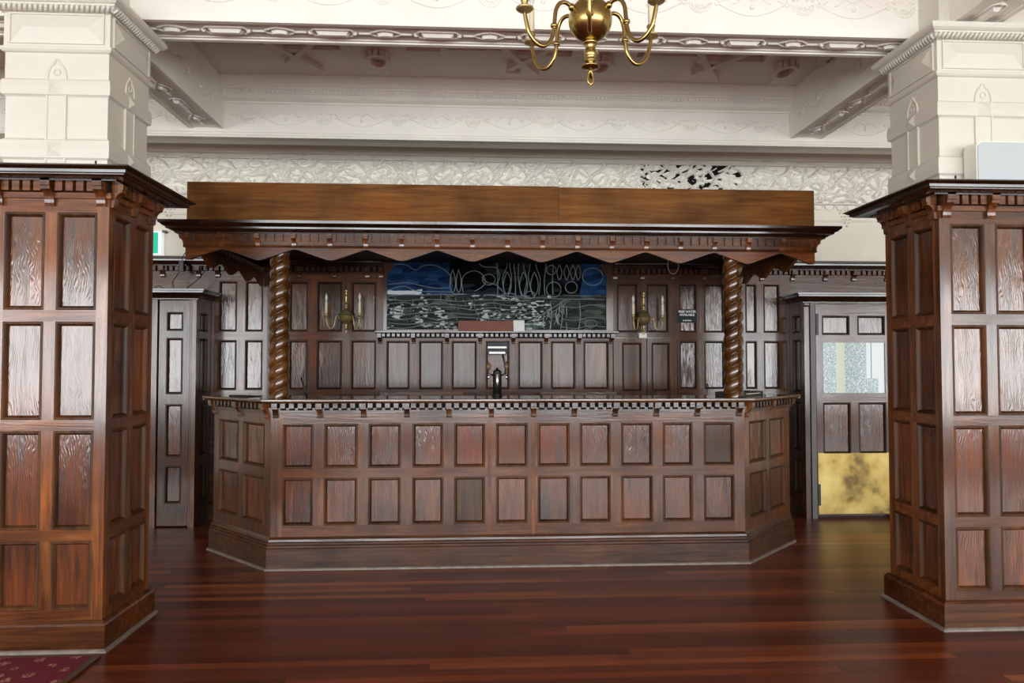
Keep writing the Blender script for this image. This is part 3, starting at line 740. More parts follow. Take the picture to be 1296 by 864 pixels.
# barley-twist columns on the counter
def twist(xc,yc,label):
    t=thing('twisted_column',(xc,yc,1.2),label,'column')
    z0,z1=1.2,2.30; n=48; m=260; p=.093; vs=[];fs=[]
    for i in range(m+1):
        z=z0+(z1-z0)*i/m
        for k in range(n):
            th=2*PI*k/n; ph=(z/p-2*th/(2*PI))%1.
            lobe=math.sqrt(max(0,1-(2*ph-1)**2))
            r=.050+.023*lobe
            vs.append((xc+r*math.cos(th),yc+r*math.sin(th),z))
    for i in range(m):
        for k in range(n): fs.append((i*n+k,i*n+(k+1)%n,(i+1)*n+(k+1)%n,(i+1)*n+k))
    fs.append(tuple(range(n))[::-1]); fs.append(tuple(m*n+k for k in range(n)))
    build('twisted_shaft',MB().add(vs,fs,0,True),TWIST,t)
    return t
twist(-1.412,5.24,'barley-twist oak column at the left end of the bar counter')
twist(1.925,5.19,'barley-twist oak column at the right end of the bar counter')

# ------------------------------------------------------------------ back wall panelling (parts of wall_back)
YW=6.85
FW=FR(0,YW,0)
R1=(1.20,1.672); R2=(1.752,2.232)
ti=[(-2.411,-2.242),(-2.165,-1.999)]; t2=[(-1.756,-1.577),(-1.497,-1.256),(-1.172,-.934)]
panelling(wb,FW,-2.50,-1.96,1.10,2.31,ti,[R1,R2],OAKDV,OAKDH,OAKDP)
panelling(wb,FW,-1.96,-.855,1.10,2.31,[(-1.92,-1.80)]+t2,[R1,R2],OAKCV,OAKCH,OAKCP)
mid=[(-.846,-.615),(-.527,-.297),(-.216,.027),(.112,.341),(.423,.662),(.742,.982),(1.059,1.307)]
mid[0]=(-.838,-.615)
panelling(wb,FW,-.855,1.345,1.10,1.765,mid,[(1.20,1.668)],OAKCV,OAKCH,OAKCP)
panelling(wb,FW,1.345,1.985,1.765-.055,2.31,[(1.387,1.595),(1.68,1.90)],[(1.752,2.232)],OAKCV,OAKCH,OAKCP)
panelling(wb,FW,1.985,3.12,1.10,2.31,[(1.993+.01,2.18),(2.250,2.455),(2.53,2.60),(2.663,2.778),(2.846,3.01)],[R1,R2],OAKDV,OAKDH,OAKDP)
mb=MB()
for a,b in ((-4.4,-2.50),(3.12,5.2)): mb.fbox(FW,a,b,-.05,0,0,2.31)
mb.fbox(FW,-2.5,3.12,-.05,0,0,1.10); mb.fbox(FW,1.345,1.985,-.05,-.036,1.1,1.77)
build('lower_boarding',mb,OAKDH,wb)
for a,b in ((-2.5,-2.03),(2.65,3.12)): build('skirting',MB().mould([(a,YW),(b,YW)],[(0,0),(.02,0),(.02,.13),(.012,.15),(0,.16)]),OAKDH,wb)
# cornice of the panelling
mb=MB(); mc=MB()
for xa,xb in ((-4.4,-.872),(1.352,5.2)):
    cp=[(xa,YW),(xb,YW)]
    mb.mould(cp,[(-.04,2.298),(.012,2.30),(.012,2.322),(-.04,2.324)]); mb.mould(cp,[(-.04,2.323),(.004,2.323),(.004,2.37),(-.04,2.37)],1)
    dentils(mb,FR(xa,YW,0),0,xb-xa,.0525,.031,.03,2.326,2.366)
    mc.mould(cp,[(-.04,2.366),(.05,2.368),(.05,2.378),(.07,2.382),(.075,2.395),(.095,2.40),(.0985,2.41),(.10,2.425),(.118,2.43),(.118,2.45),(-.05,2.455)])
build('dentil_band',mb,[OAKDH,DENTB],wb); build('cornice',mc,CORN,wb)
bxs=[-2.93,-2.6]+[-2.42,-1.99,-1.66,-1.335,-1.02,-.89]+[1.37,1.64,1.94,2.25,2.55,2.83,3.14,3.47,3.76,4.1]
for b in bxs: bracket(wb,FW,b,2.262,2.368,.055,.04,OAKDV)
# stained glass window
nd=N('stained_glass'); tc=nd.n('ShaderNodeTexCoord'); sx=nd.n('ShaderNodeSeparateXYZ'); nd.l(tc.outputs['Object'],sx.inputs[0])
mp=nd.n('ShaderNodeMapping'); mp.inputs['Scale'].default_value=(9,1,26); nd.l(tc.outputs['Object'],mp.inputs[0])
vo=nd.n('ShaderNodeTexVoronoi'); vo.inputs['Scale'].default_value=1; vo.voronoi_dimensions='3D'; nd.l(mp.outputs[0],vo.inputs['Vector'])
cs=nd.n('ShaderNodeSeparateColor'); nd.l(vo.outputs['Color'],cs.inputs[0])
water=nd.ramp(cs.outputs[0],[(0,lin((6,12,12))),(.5,lin((18,28,26))),(.8,lin((36,48,42))),(1,lin((70,84,72)))])
dark=nd.ramp(cs.outputs[1],[(0,lin((2,3,4))),(.7,lin((8,10,13))),(1,lin((44,50,56)))])
blue=nd.ramp(cs.outputs[2],[(0,lin((16,32,62))),(1,lin((42,80,126)))])
nz=nd.n('ShaderNodeTexNoise'); nd.l(tc.outputs['Object'],nz.inputs['Vector']); nz.inputs['Scale'].default_value=5
wob=nd.math('MULTIPLY_ADD',nz.outputs[0],.12); wob.node.inputs[2].default_value=-.06
xw=nd.math('ADD',sx.outputs[0],wob); zw=nd.math('ADD',sx.outputs[2],nd.math('MULTIPLY',wob,.5))
lft=nd.math('LESS_THAN',xw,-.22); rgt=nd.math('GREATER_THAN',xw,1.03)
sky=nd.mix(nd.math('MAXIMUM',lft,rgt),dark,blue)
snow=nd.math('MULTIPLY',nd.math('MULTIPLY',nd.math('LESS_THAN',xw,-.52),nd.math('LESS_THAN',zw,2.155)),nd.math('GREATER_THAN',zw,2.115))
upper=nd.math('GREATER_THAN',zw,2.115)
col=nd.mix(upper,water,sky); col=nd.mix(snow,col,lin((205,215,220)))
# window glints painted into the stream glass as pale cells
mp6=nd.n('ShaderNodeMapping'); mp6.inputs['Scale'].default_value=(24,1,62); nd.l(tc.outputs['Object'],mp6.inputs[0])
v6=nd.n('ShaderNodeTexVoronoi'); v6.inputs['Scale'].default_value=1; nd.l(mp6.outputs[0],v6.inputs['Vector'])
c6=nd.n('ShaderNodeSeparateColor'); nd.l(v6.outputs['Color'],c6.inputs[0])
n7=nd.n('ShaderNodeTexNoise'); nd.l(tc.outputs['Object'],n7.inputs['Vector']); n7.inputs['Scale'].default_value=4.2; n7.inputs['Detail'].default_value=1
th=nd.math('ADD',nd.math('MULTIPLY',c6.outputs[0],.55),nd.math('MULTIPLY',n7.outputs[0],.9))
pale=nd.math('MULTIPLY',nd.math('GREATER_THAN',th,.93),nd.math('SUBTRACT',1.,upper))
pale=nd.math('MULTIPLY',pale,nd.math('LESS_THAN',xw,.75)); col=nd.mix(pale,col,lin((176,190,186)))
nd.l(col,nd.b.inputs['Base Color']); nd.b.inputs['Roughness'].default_value=.16
spm=nd.math('MULTIPLY_ADD',upper,-.2); spm.node.inputs[2].default_value=.22; nd.l(spm,nd.b.inputs['Specular IOR Level'])
mp4=nd.n('ShaderNodeMapping'); mp4.inputs['Scale'].default_value=(30,1,80); nd.l(tc.outputs['Object'],mp4.inputs[0])
n5=nd.n('ShaderNodeTexNoise'); nd.l(mp4.outputs[0],n5.inputs['Vector']); n5.inputs['Scale'].default_value=1; n5.inputs['Detail'].default_value=3
hh=nd.math('ADD',nd.math('MULTIPLY',cs.outputs[2],1.2),n5.outputs[0])
bpn=nd.n('ShaderNodeBump'); bpn.inputs['Strength'].default_value=.8; bpn.inputs['Distance'].default_value=.014; nd.l(hh,bpn.inputs['Height']); nd.l(bpn.outputs[0],nd.b.inputs['Normal'])
SGL=nd.mat
mb=MB(); F=FW
GX0,GX1,GZ0,GZ1=-.842,1.292,1.765,2.44
mb.fbox(F,-.865,GX0+.008,-.03,.008,1.765,2.47); mb.fbox(F,GX1-.008,1.35,-.03,.008,1.765,2.47); mb.fbox(F,GX0,GX1,-.03,.008,2.43,2.47); [mb.sheet(F,[(GX0+.008,2.43),(GX0+.008,2.30),(GX0+.02,2.33),(GX0+.045,2.345),(GX0+.06,2.37),(GX0+.065,2.43)][::-1],-.017,.004), mb.sheet(F,[(GX1-.008,2.43),(GX1-.065,2.43),(GX1-.06,2.37),(GX1-.045,2.345),(GX1-.02,2.33),(GX1-.008,2.30)][::-1],-.017,.004)]; mb.fbox(F,GX0,GX1,-.03,.004,1.765,1.775)
w1=build('window_1',mb,OAKDV); struct(w1)
build('stained_glass',MB().fbox(F,GX0,GX1,-.03,-.018,GZ0,GZ1),SGL,w1)
mb=MB()
def q(zx,zy): return (GX0+(zx-42)/1211*(GX1-GX0), YW+.017, 1.77+(465-zy)/4.32*.00761)
def ln(pts,r=.0048): mb.tube([q(*p) for p in pts],r,6)
rs=random.Random(5)
def sm(pts,n=6):
    o=[]
    for i in range(len(pts)-1):
        a=pts[max(0,i-1)];b=pts[i];c=pts[i+1];d=pts[min(len(pts)-1,i+2)]
        for k in range(n):
            t=k/n; o.append(tuple(.5*((2*b[j])+(-a[j]+c[j])*t+(2*a[j]-5*b[j]+4*c[j]-d[j])*t*t+(-a[j]+3*b[j]-3*c[j]+d[j])*t**3) for j in (0,1)))
    return o+[pts[-1]]
def circ(cx,cy,rx,ry): ln([(cx+rx*math.cos(t),cy+ry*math.sin(t)) for t in [2*PI*i/24 for i in range(25)]])
# clouds, hills, trees, banks
ln(sm([(42,140),(70,112),(110,105),(150,108),(200,135),(240,112),(300,108),(350,130),(390,165),(392,215)]))
ln(sm([(42,215),(100,210),(160,205),(250,225),(330,235),(390,230)])); ln(sm([(42,250),(130,225),(210,250),(300,252),(400,255)]))
for x0_,w_ in ((402,14),(435,12)):
    ln(sm([(x0_,130),(x0_-w_,180),(x0_-w_,230),(x0_,258),(x0_+w_,230),(x0_+w_,180),(x0_,130)]))
ln(sm([(460,260),(452,190),(480,150),(530,138),(570,165),(580,205),(550,235),(520,250)]))
circ(600,185,35,30); ln(sm([(560,170),(590,200),(640,215),(680,255)])); ln(sm([(520,40),(560,110),(640,120),(660,170),(640,210)]))
for x in (640,690,712,745,770,800,835,868,905,945):
    ln(sm([(x+rs.uniform(-8,8),40),(x+rs.uniform(-12,12),110),(x+rs.uniform(-16,16),180),(x+rs.uniform(-10,10),270)]))
for x in (700,790,850): ln(sm([(x,140),(x+18,180),(x+22,230),(x+2,275),(x-20,230),(x-14,180),(x,140)]))
circ(958,238,40,42); circ(1056,225,33,32); circ(1175,165,58,48); circ(945,130,26,26)
for x in (990,1030,1065,1095): ln(sm([(x,100),(x-14,140),(x,185),(x+14,140),(x,100)]))
ln(sm([(400,262),(520,268),(650,270),(760,285),(900,285),(1010,290),(1250,292)])); ln([(1010,270),(1250,275)])
circ(710,280,45,20); circ(828,268,26,20)
for y in (275,300,322,345,372,400,425,445):
    ln(sm([(42,y+rs.uniform(-5,5))]+[(x,y+rs.uniform(-9,9)) for x in range(140,800,95)]+[(830,y)]))
for k in range(60):
    x=rs.uniform(50,820); y=rs.uniform(270,455); ln([(x,y-13),(x+rs.uniform(-8,8),y+13)])
for d in (-10,12): ln(sm([(790,440+d),(880,395+d),(960,345+d),(1030,300+d)]))
for k in range(16):
    x=rs.uniform(850,1030); y=rs.uniform(330,450); ln(sm([(x,y-30),(x+rs.uniform(-12,12),y),(x+rs.uniform(-8,8),y+28)]))
for x in (940,1000,1100): ln(sm([(x,300),(x+6,380),(x-4,462)]))
for y in (330,400,445): ln(sm([(1000,y),(1080,y+8),(1160,y-8),(1250,y)]))
circ(645,378,22,22); circ(1165,425,34,20)
ln([(42,92),(42,465)],.006); ln([(1253,92),(1253,465)],.006)
build('lead_came',mb,LEAD,w1)
# shelf below the glass
sh=thing('window_shelf',(.24,6.78,1.70),'narrow oak shelf with dentils and brackets under the stained glass','shelf')
SX0,SX1=-.93,1.38
build('shelf_board',MB().mould([(SX0,YW),(SX1,YW)],[(0,1.735),(.115,1.735),(.12,1.741),(.128,1.744),(.128,1.755),(0,1.757)]),CORN,sh)
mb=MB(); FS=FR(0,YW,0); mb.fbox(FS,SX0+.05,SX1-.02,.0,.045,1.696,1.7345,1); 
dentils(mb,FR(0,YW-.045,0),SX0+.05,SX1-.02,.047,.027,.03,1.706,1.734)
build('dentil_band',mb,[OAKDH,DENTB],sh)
for i in range(8): bracket(sh,FR(0,YW,0),-.895+i*.318,1.640,1.735,.098,.038,OAKDV)
o=build('flat_box',MB().box(-.152,.372,6.765,6.815,1.757,1.857),plain('brown_card',(122,66,46),.6,noise=.1,scale=6)); tag(o,'long brown box lying on the shelf under the stained glass','box')
o=build('card',MB().prism(FR(.362+.012,6.735,0),[(0,1.757),(.004,1.757),(-.036,1.862),(-.04,1.862)],0,.105),WHITE); tag(o,'small white card standing on the shelf beside the brown box','card')
# cupboard doors
cb=thing('wall_cupboard',(1.665,6.83,1.10),'two-door oak wall cupboard under the right wall lamp','cupboard')
for i,(a,b,pa,pb) in enumerate(((1.352,1.674,1.433,1.627),(1.682,1.975,1.722,1.905))):
    d=bpy.data.objects.new('door',None); C.objects.link(d); d.parent=cb; WLOC[d.name]=wl(cb).copy()
    panelling(d,FR(0,6.834,0),a,b,1.11,1.695,[(pa,pb)],[(1.18,1.655)],OAKCV,OAKCV,OAKCP,th=.018,name='door_frame')
# low back shelves with raised lips behind the bar
for a,b,lab in ((-.86,-.10,'low dark oak back shelf left of the beer tap'),(.62,1.335,'low dark oak back shelf right of the beer tap')):
    t=thing('back_shelf',((a+b)/2,6.72,1.1),lab,'shelf')
    build('shelf_top',MB().box(a,b,6.62,6.845,1.135,1.155),OAKDH,t); build('lip',MB().box(a,b,6.60,6.62,1.13,1.185),TOPM,t)
    for x in (a+.08,b-.08): build('support',MB().box(x-.02,x+.02,6.66,6.845,.0,1.135),OAKDV,t)

# ------------------------------------------------------------------ wall lamps
def sconce(xc,zc,offl,offr,label):
    yb=YW; t=thing('wall_lamp',(xc,yb,zc),label,'wall lamp','brass wall lamps')
    yc=YW-.085
    build('backplate',MB().lathe((xc,yb-.018,zc),[(.045,0),(.05,.008),(.05,.018)],20,axis='y').box(xc-.01,xc+.01,yc,yb-.01,zc-.01,zc+.01),BRASS,t)
    mb=MB(); mb.lathe((xc,yc,zc),[(.001,-.158),(.006,-.154),(.009,-.146),(.005,-.137),(.008,-.126),(.016,-.112),(.018,-.104),(.009,-.094),(.012,-.086),(.014,-.08),(.010,-.072),(.016,-.066),(.038,-.056),(.056,-.036),(.064,-.012),(.066,-.004),(.070,-.002),(.070,.004),(.066,.006),(.060,.028),(.046,.05),(.026,.066),(.014,.075),(.010,.086),(.016,.098),(.020,.106),(.018,.116),(.010,.124),(.008,.14),(.010,.165),(.013,.19),(.012,.2),(.007,.206),(.011,.214),(.008,.222),(.012,.23),(.016,.242),(.015,.254),(.009,.262),(.001,.265)],28)
    build('body',mb,BRASS,t)
    for off in (offl,offr):
        s=1 if off>0 else -1; a=abs(off); yo=yc-(.06 if a<.15 else .0)
        pts=[]
        for k,(f,z) in enumerate(((.32,0),(.42,.008),(.50,.004),(.55,-.03),(.58,-.07),(.66,-.105),(.78,-.115),(.90,-.095),(.98,-.05),(1.,-.02))):
            pts.append((xc+off*f,yc+(yo-yc)*f,zc+z))
        P=[];
        for i in range(len(pts)-1):
            for k in range(3): P.append(tuple(pts[i][j]+(pts[i+1][j]-pts[i][j])*k/3 for j in range(3)))
        P.append(pts[-1])
        ar=build('arm',MB().tube(P,.0055,8).ball((xc+off*.555,yc+(yo-yc)*.555,zc-.03),.010,10),BRASS,t)
        x=xc+off
        build('drip_cup',MB().lathe((x,yo,zc-.02),[(.006,0),(.010,.008),(.006,.014),(.024,.02),(.026,.024),(.012,.026),(.015,.04),(.016,.05)],16),BRASS,ar)
        cd=build('candle',MB().lathe((x,yo,zc+.028),[(.0125,0),(.0125,.105),(.009,.108)],14),IVORY,ar)
        build('bulb',MB().lathe((x,yo,zc+.136),[(.008,0),(.009,.018),(.007,.022),(.012,.034),(.0135,.046),(.009,.064),(.003,.082),(.0005,.088)],12,),[GLASSB],cd)
sconce(-1.205,1.892,-.185,.135,'brass two-candle wall lamp left of the stained glass')
sconce(1.632,1.885,-.115,.185,'brass two-candle wall lamp right of the stained glass')
o=build('paper_label',MB().fbox(FW,1.605,1.68,.0,.004,1.70,1.747),WHITE); tag(o,'small white label on the rail under the right wall lamp','label')
# FREE WATER AVAILABLE sign
sg=thing('notice_sign',(2.075,YW,1.9),'dark notice reading FREE WATER AVAILABLE in white letters','sign')
sx0,sx1,sz0,sz1=1.982,2.178,1.852,1.982
build('board',MB().fbox(FW,sx0,sx1,.0,.008,sz0,sz1),SIGNB,sg)
def text(s_,x,z,size,parent,mat,y):
    cu=bpy.data.curves.new('lettering','FONT'); cu.body=s_; cu.size=size; cu.align_x='CENTER'; cu.align_y='CENTER'; cu.extrude=.0008; cu.offset=size*.02
    to=bpy.data.objects.new('lettering',cu); C.objects.link(to)
    me=bpy.data.meshes.new_from_object(to.evaluated_get(bpy.context.evaluated_depsgraph_get())); bpy.data.objects.remove(to)
    me.materials.append(mat); o=bpy.data.objects.new('lettering',me); C.objects.link(o); o.parent=parent
    off=wl(parent); o.location=(x-off.x,y-off.y,z-off.z); o.rotation_euler=(PI/2,0,0); return o
text('FREE WATER',2.08,1.957,.030,sg,WHITE,YW-.009); text('AVAILABLE',2.08,1.926,.030,sg,WHITE,YW-.009); text('at all times',2.08,1.872,.020,sg,WHITE,YW-.009)

# ------------------------------------------------------------------ beer tap on the counter
tp=thing('beer_tap',(.18,5.45,1.2),'black and chrome beer tap tower with striped badge in the middle of the bar','beer tap')
tx,ty=.178,5.47
build('tower',MB().lathe((tx,ty,1.2),[(.042,0),(.042,.008),(.034,.012),(.034,.172),(.031,.178),(.034,.182),(.030,.196),(.012,.203),(.008,.215),(.003,.219)],24),BLACK,tp)
build('front_strip',MB().lathe((tx,ty-.026,1.205),[(.013,0),(.013,.165),(.008,.172)],12),CHROME,tp)
for s,zk in ((-1,1.425),(1,1.418)):
    sp=build('spout',MB().tube([(tx+s*.03,ty-.01,1.362),(tx+s*.055,ty-.03,1.365),(tx+s*.068,ty-.05,1.362),(tx+s*.07,ty-.055,1.33)],.007,8).ball((tx+s*.066,ty-.04,1.365),.012,10),CHROME,tp)
    build('tap_handle',MB().lathe((tx+s*.068,ty-.04,1.368),[(.004,0),(.005,.03),(.009,.034),(.018,.05),(.020,.062),(.014,.078),(.006,.085),(.004,.098),(.001,.102)],12),[plain('tap_brass',(120,92,66),.4,.3)],sp)
bd=build('badge',MB().sheet(lambda u,d,z:(u,5.44-d,z),[(.105,1.59),(.103,1.61),(.255,1.612),(.262,1.57),(.245,1.515),(.11,1.515),(.098,1.54)],-.01,.0),plain('badge_grey',(46,50,54),.45,spec=.2),tp)
mb=MB(); 
for a,b,z0,z1 in ((.104,.248,1.567,1.581),(.114,.238,1.525,1.541)): mb.box(a,b,5.436,5.44,z0,z1)
build('stripe',mb,WHITE,bd); build('stem',MB().tube([(.218,5.445,1.52),(.232,5.45,1.46),(.242,5.445,1.41),(.236,5.44,1.37)],.008,8),BLACK,bd)
# small items on the counter
o=build('water_spout',MB().lathe((1.76,5.30,1.2),[(.014,0),(.010,.004),(.004,.008),(.004,.06)],10).lathe((1.76,5.30,1.258),[(.006,0),(.012,.012),(.010,.03),(.003,.045)],10,1),[CHROME,BLACK]); tag(o,'small black-tipped pourer standing near the right twisted column','pourer')
o=build('leaning_rod',MB().tube([(-1.235,5.35,1.202),(-1.285,5.37,1.345)],.006,8),BLACK); tag(o,'short dark rod leaning beside the left twisted column','rod')
tr=thing('drip_tray',(2.19,5.50,1.2),'black rectangular tray on the right splay of the bar counter','tray')
Fq=FR(2.02,5.33,44)
build('tray_base',MB().fbox(Fq,0,.36,-.20,.03,1.2,1.212),BLACK,tr)
mb=MB()
for a,b,c,d in ((0,.36,.018,.03),(0,.36,-.2,-.188),(0,.012,-.188,.018),(.348,.36,-.188,.018)): mb.fbox(Fq,a,b,c,d,1.212,1.232)
build('rim',mb,BLACK,tr); build('rim_edge',MB().fbox(Fq,.05,.30,.03,.034,1.214,1.222),CHROME,tr)
o=build('flat_folder',MB().fbox(FR(-1.86,5.52,-35),0,.22,-.12,0,1.2,1.209).tube([(-1.86,5.53,1.209),(-1.7,5.42,1.212)],.004,6),BLACK); tag(o,'flat black folder on the left splay of the bar counter','folder')

# ------------------------------------------------------------------ panelled door lobbies at both sides
lb=thing('door_lobby',(-2.9,6.68,0),'tall panelled oak lobby box left of the bar with narrow panelled leaf','lobby')
YF=6.50; LX=-2.480
NR=[(.206,.542),(.618,1.088),(1.176,1.680),(1.742,1.912)]
build('shell',MB().box(-4.2,LX-.037,6.56,6.845,0,2.02),OAKDV,lb)
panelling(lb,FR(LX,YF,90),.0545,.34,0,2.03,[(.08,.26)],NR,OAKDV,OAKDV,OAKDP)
FLB=FR(0,YF,0)
build('corner_post',MB().fbox(FLB,-2.535,LX-.002,-.05,.004,0,2.03).fbox(FLB,-2.53,-2.522,.004,.008,0,2.03),OAKDV,lb)
build('outer_post',MB().fbox(FLB,-2.90,-2.822,-.05,.006,0,2.03),OAKDV,lb)
build('gap_shadow_strip',MB().fbox(FLB,-2.825,-2.53,-.055,-.052,0,2.03),SHADEB,lb)
lf=bpy.data.objects.new('leaf',None); C.objects.link(lf); lf.parent=lb; WLOC[lf.name]=wl(lb).copy()
panelling(lf,FR(0,YF+.006,0),-2.808,-2.542,.012,2.015,[(-2.745,-2.600)],NR,OAKDV,OAKDV,OAKDP,name='leaf_frame')
build('far_boarding',MB().fbox(FLB,-4.2,-2.90,-.05,0,0,2.03),OAKDV,lb)
lp=[(-4.2,YF),(LX,YF),(LX,6.845)]
LC_=[(0,2.02),(.012,2.022),(.012,2.034),(.02,2.038),(.03,2.055),(.05,2.068),(.075,2.075),(.0788,2.08),(.08,2.095),(.091,2.098),(.092,2.112),(0,2.116)]
mb=MB().mould(lp,LC_); mb.box(-4.2,LX,YF,6.845,2.03,2.116); build('cornice',mb,CORN,lb)

rb=thing('door_lobby',(3.7,6.70,0),'tall panelled oak lobby box right of the bar around the glazed door','lobby')
RX=3.105; YG=6.545
build('shell',MB().box(RX+.037,5.0,6.66,6.845,0,2.03),OAKDV,rb)
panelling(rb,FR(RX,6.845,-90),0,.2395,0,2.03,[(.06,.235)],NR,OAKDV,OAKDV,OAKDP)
FRB=FR(0,YG,0)
build('corner_post',MB().fbox(FRB,RX+.002,3.152,-.06,.006,0,2.03).mould([(RX+.002,YG-.006),(3.152,YG-.006)],[(0,1.985),(.01,1.99),(.014,2.0),(.014,2.015),(0,2.02)]),OAKDV,rb)
build('door_post',MB().fbox(FRB,3.165,3.212,-.06,.010,0,2.03),plain('grey_post_paint',(96,90,92),.4,noise=.1),rb)
build('gap_shadow_strip',MB().fbox(FRB,3.15,3.168,-.06,-.05,0,2.03),SHADEB,rb)
build('door_head',MB().fbox(FRB,3.212,4.05,-.06,.004,2.015,2.035),OAKDH,rb)
build('far_boarding',MB().fbox(FRB,3.99,5.0,-.06,0,0,2.03),OAKDV,rb)
mb=MB().mould([(RX,6.845),(RX,YG),(5.0,YG)],LC_); mb.box(RX,5.0,YG,6.845,2.035,2.116); build('cornice',mb,CORN,rb)
# the glazed door with brass kick plate
dr=build('door_1',MB().box(3.225,3.96,YG+.034,YG+.045,.03,2.012),OAKDV); struct(dr)
FD=FR(0,YG+.008,0)
mb=MB()
mb.fbox(FD,3.225,3.285,-.026,0,.03,2.012); mb.fbox(FD,3.90,3.96,-.026,0,.03,2.012)
for z0,z1 in ((.03,.60),(1.083,1.166),(1.655,1.72),(1.905,2.012)): mb.fbox(FD,3.285,3.90,-.026,-.0006,z0,z1,1)
for z0,z1 in ((.60,1.083),(1.72,1.905)): mb.fbox(FD,3.555,3.63,-.026,-.001,z0,z1)
build('door_frame',mb,[OAKDV,OAKDH],dr)
for a,b in ((3.285,3.555),(3.63,3.90)):
    for z0,z1 in ((.60,1.083),(1.72,1.905)):
        inst('panel',panel_mesh(b-a,z1-z0,OAKDP),dr,FD((a+b)/2,0,(z0+z1)/2))
pn=bpy.data.meshes.new('glass_pane'); 
mb=MB().box(0,.60,0,.006,0,.478)
pn.from_pydata(mb.v,[],mb.f); pn.materials.append(PANE); pn.update(); inst('glass_pane',pn,dr,(3.292,YG+.018,1.171))
build('glazing_bead',MB().fbox(FD,3.285,3.90,-.012,.002,1.166,1.173).fbox(FD,3.285,3.90,-.012,.002,1.648,1.655).fbox(FD,3.285,3.292,-.012,.002,1.166,1.655).fbox(FD,3.893,3.90,-.012,.002,1.166,1.655),OAKDV,dr)
mb=MB().fbox(FD,3.232,3.955,.0,.003,.04,0.61)
for x in np.linspace(3.25,3.935,8):
    for z in (.052,.58): mb.ball(tuple(FD(x,.003,z)),.005,6)
build('kick_plate',mb,KICK,dr)
for z in (1.72,.12): build('hinge',MB().fbox(FD,3.224,3.25,.0,.008,z,z+.20),BLACK,dr)

# exit sign, cables, box on top of the left lobby
ex=thing('exit_sign',(-3.12,6.80,2.5),'green lit exit sign on the back wall just right of the left pillar','sign')
build('casing',MB().box(-3.32,-2.955,6.86,6.92,2.478,2.70),SIGNW,ex); build('face',MB().box(-3.31,-2.985,6.853,6.86,2.49,2.688),GREEN,ex)
build('mounting_bracket',MB().box(-2.95,-2.925,6.86,6.92,2.69,2.712),STRIP,ex)
jb=thing('junction_box',(-2.70,6.72,2.29),'small black cable box hanging by wires above the left lobby','cable box')
build('box_body',MB().box(-2.725,-2.685,6.70,6.735,2.30,2.40),BLACK,jb)
def hose(name,pts,lab,parent=None,mat=BLACK,r=.004):
    P=[Vector(p) for p in pts]; o=[]
    for i in range(len(P)-1):
        a=P[max(0,i-1)];b=P[i];c=P[i+1];d=P[min(len(P)-1,i+2)]
        for k in range(8):
            t=k/8; o.append(.5*((2*b)+(-a+c)*t+(2*a-5*b+4*c-d)*t*t+(-a+3*b-3*c+d)*t**3))
    o.append(P[-1]); return build(name,MB().tube(o,r,6),mat,parent)
hose('wire',[(-2.70,6.715,2.40),(-2.69,6.70,2.44),(-2.64,6.70,2.50),(-2.58,6.70,2.48)],'',jb)
hose('wire',[(-2.72,6.715,2.30),(-2.75,6.70,2.25),(-2.77,6.68,2.19),(-2.74,6.66,2.122)],'',jb)
o=hose('loose_cable',[(-2.44,6.70,2.46),(-2.46,6.69,2.40),(-2.48,6.68,2.31),(-2.54,6.66,2.22),(-2.64,6.62,2.122)],''); tag(o,'black cable curving down to the left lobby top','cable')
o=hose('loose_cable',[(-2.90,6.58,2.12),(-2.87,6.58,2.15),(-2.84,6.58,2.15),(-2.80,6.58,2.12)],''); tag(o,'short curled wire end on the left lobby top','cable')
o=hose('pale_stick',[(-2.44,6.62,2.12),(-2.40,6.62,2.16),(-2.36,6.62,2.205)],'',mat=STRIP); tag(o,'short pale stick leaning on the left lobby top','stick')

# ------------------------------------------------------------------ carpet
o=build('carpet',MB().box(-11.9,-1.87,-.8,3.66,.001,.009).box(-11.9,12.4,-5.95,-.8,.001,.009),CARPET); tag(o,'burgundy carpet with beige flecks in front of the left pillar','carpet')
build('edge_strip',MB().box(-1.87,-1.835,-.765,3.66,.0,.011).box(-1.87,12.4,-.8,-.765,0,.011),OAKY,o)

# ------------------------------------------------------------------ chandelier
CX,CY=.498,3.0
ch=thing('chandelier',(CX,CY,2.63),'large brass ball chandelier with six candle arms hanging at the top','chandelier')
build('body',MB().lathe((CX,CY,0),[(.001,2.712),(.004,2.713),(.010,2.716),(.036,2.722),(.040,2.726),(.036,2.730),(.016,2.733),(.014,2.742),(.026,2.746),(.028,2.752),(.020,2.760),(.026,2.768),(.030,2.782),(.026,2.797),(.018,2.803),(.022,2.807),(.018,2.815),(.030,2.823),(.033,2.829),(.030,2.834),(.022,2.838)]+[(.094*math.sin(PI*t/24),2.93-.094*math.cos(PI*t/24)) for t in range(2,23)]+[(.024,3.025),(.030,3.03),(.028,3.04),(.016,3.05),(.014,3.09),(.022,3.12),(.03,3.15),(.022,3.18),(.014,3.2),(.012,3.26),(.018,3.28),(.01,3.30)],36),BRASSB,ch)
build('hook_ring',MB().tube([(CX+.012*math.cos(t),CY,2.678+.028*math.sin(t)) for t in [2*PI*i/20 for i in range(20)]],.006,8,closed=True).lathe((CX,CY,2.702),[(.004,0),(.008,.004),(.005,.010)],10).ball((CX,CY,2.646),.006,8),BRASSB,ch)
mb=MB()
for i in range(9):
    z=3.31+i*.045
    mb.tube([(CX+(.013*math.cos(t) if i%2 else 0),CY+(0 if i%2 else .013*math.cos(t)),z+.027*math.sin(t)) for t in [2*PI*k/14 for k in range(14)]],.0035,6,closed=True)
build('chain',mb,BRASS,ch)
build('ceiling_rose',MB().lathe((CX,CY,ZC-.035),[(.01,0),(.05,.01),(.06,.034)],20),BRASS,ch)
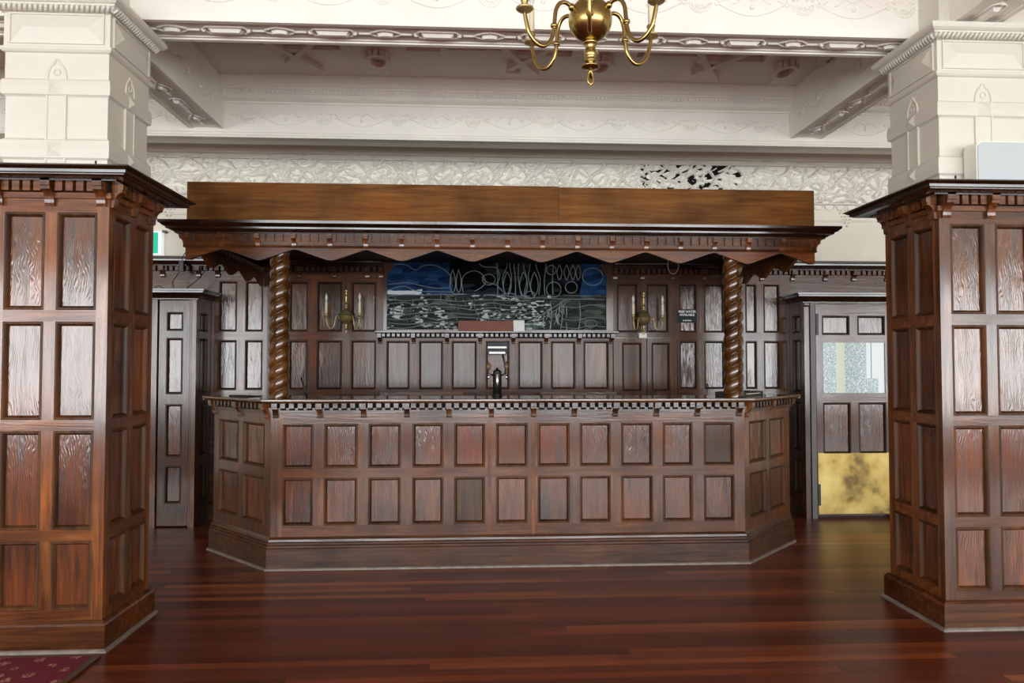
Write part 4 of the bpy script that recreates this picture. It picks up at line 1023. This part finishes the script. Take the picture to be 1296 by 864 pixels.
ctrl=[(.085,.035),(.115,.052),(.145,.045),(.165,.012),(.172,-.04),(.176,-.075),(.190,-.122),(.222,-.152),(.258,-.145),(.288,-.11),(.303,-.06),(.310,-.028)]
def cr(P,n=5):
    o=[]
    for i in range(len(P)-1):
        a=P[max(0,i-1)];b=P[i];c=P[i+1];d=P[min(len(P)-1,i+2)]
        for k in range(n):
            t=k/n; o.append(tuple(.5*((2*b[j])+(-a[j]+c[j])*t+(2*a[j]-5*b[j]+4*c[j]-d[j])*t*t+(-a[j]+3*b[j]-3*c[j]+d[j])*t**3) for j in (0,1)))
    return o+[P[-1]]
cc=cr(ctrl)
for k in range(6):
    th=math.radians(80+60*k); cx,sy=math.cos(th),math.sin(th)
    W=lambda s,z:(CX+s*cx,CY+s*sy,2.93+z)
    mb=MB().tube([W(s,z) for s,z in cc],.0088,10)
    mb.ball(W(.1735,-.058),.0165,12,sc=(1,1,.75)); mb.ball(W(.1735,-.058),.012,12,sc=(1,1,1.6)); mb.ball(W(.09,.038),.016,10)
    ar=build('arm',mb,BRASSB,ch)
    c=W(.31,-.03)
    build('drip_pan',MB().lathe(c,[(.008,0),(.012,.006),(.030,.011),(.037,.018),(.036,.021),(.02,.017),(.012,.018),(.012,.03),(.016,.05),(.020,.062),(.016,.064)],20),BRASS,ar)
    cd=build('candle',MB().lathe((c[0],c[1],c[2]+.045),[(.013,0),(.013,.13),(.009,.134)],14),IVORY,ar)
    build('bulb',MB().lathe((c[0],c[1],c[2]+.178),[(.008,0),(.009,.02),(.014,.04),(.012,.055),(.004,.085),(.0005,.095)],12),GLASSB,cd)

# ------------------------------------------------------------------ camera, world, view
cam=bpy.data.cameras.new('camera'); co=bpy.data.objects.new('camera',cam); C.objects.link(co)
cam.sensor_width=36; cam.lens=25.0; co.location=(0,0,1.45); co.rotation_euler=(math.radians(90+1.7794),0,math.radians(-3.0529))
cam.clip_start=.05
S=bpy.context.scene; S.camera=co
w=bpy.data.worlds.new('sky'); S.world=w; w.use_nodes=True; w.node_tree.nodes['Background'].inputs[0].default_value=(.75,.85,1,1); w.node_tree.nodes['Background'].inputs[1].default_value=.6
S.view_settings.view_transform='Standard'; S.view_settings.look='None'; S.view_settings.gamma=1; S.view_settings.use_curve_mapping=False
S.view_settings.exposure=0.
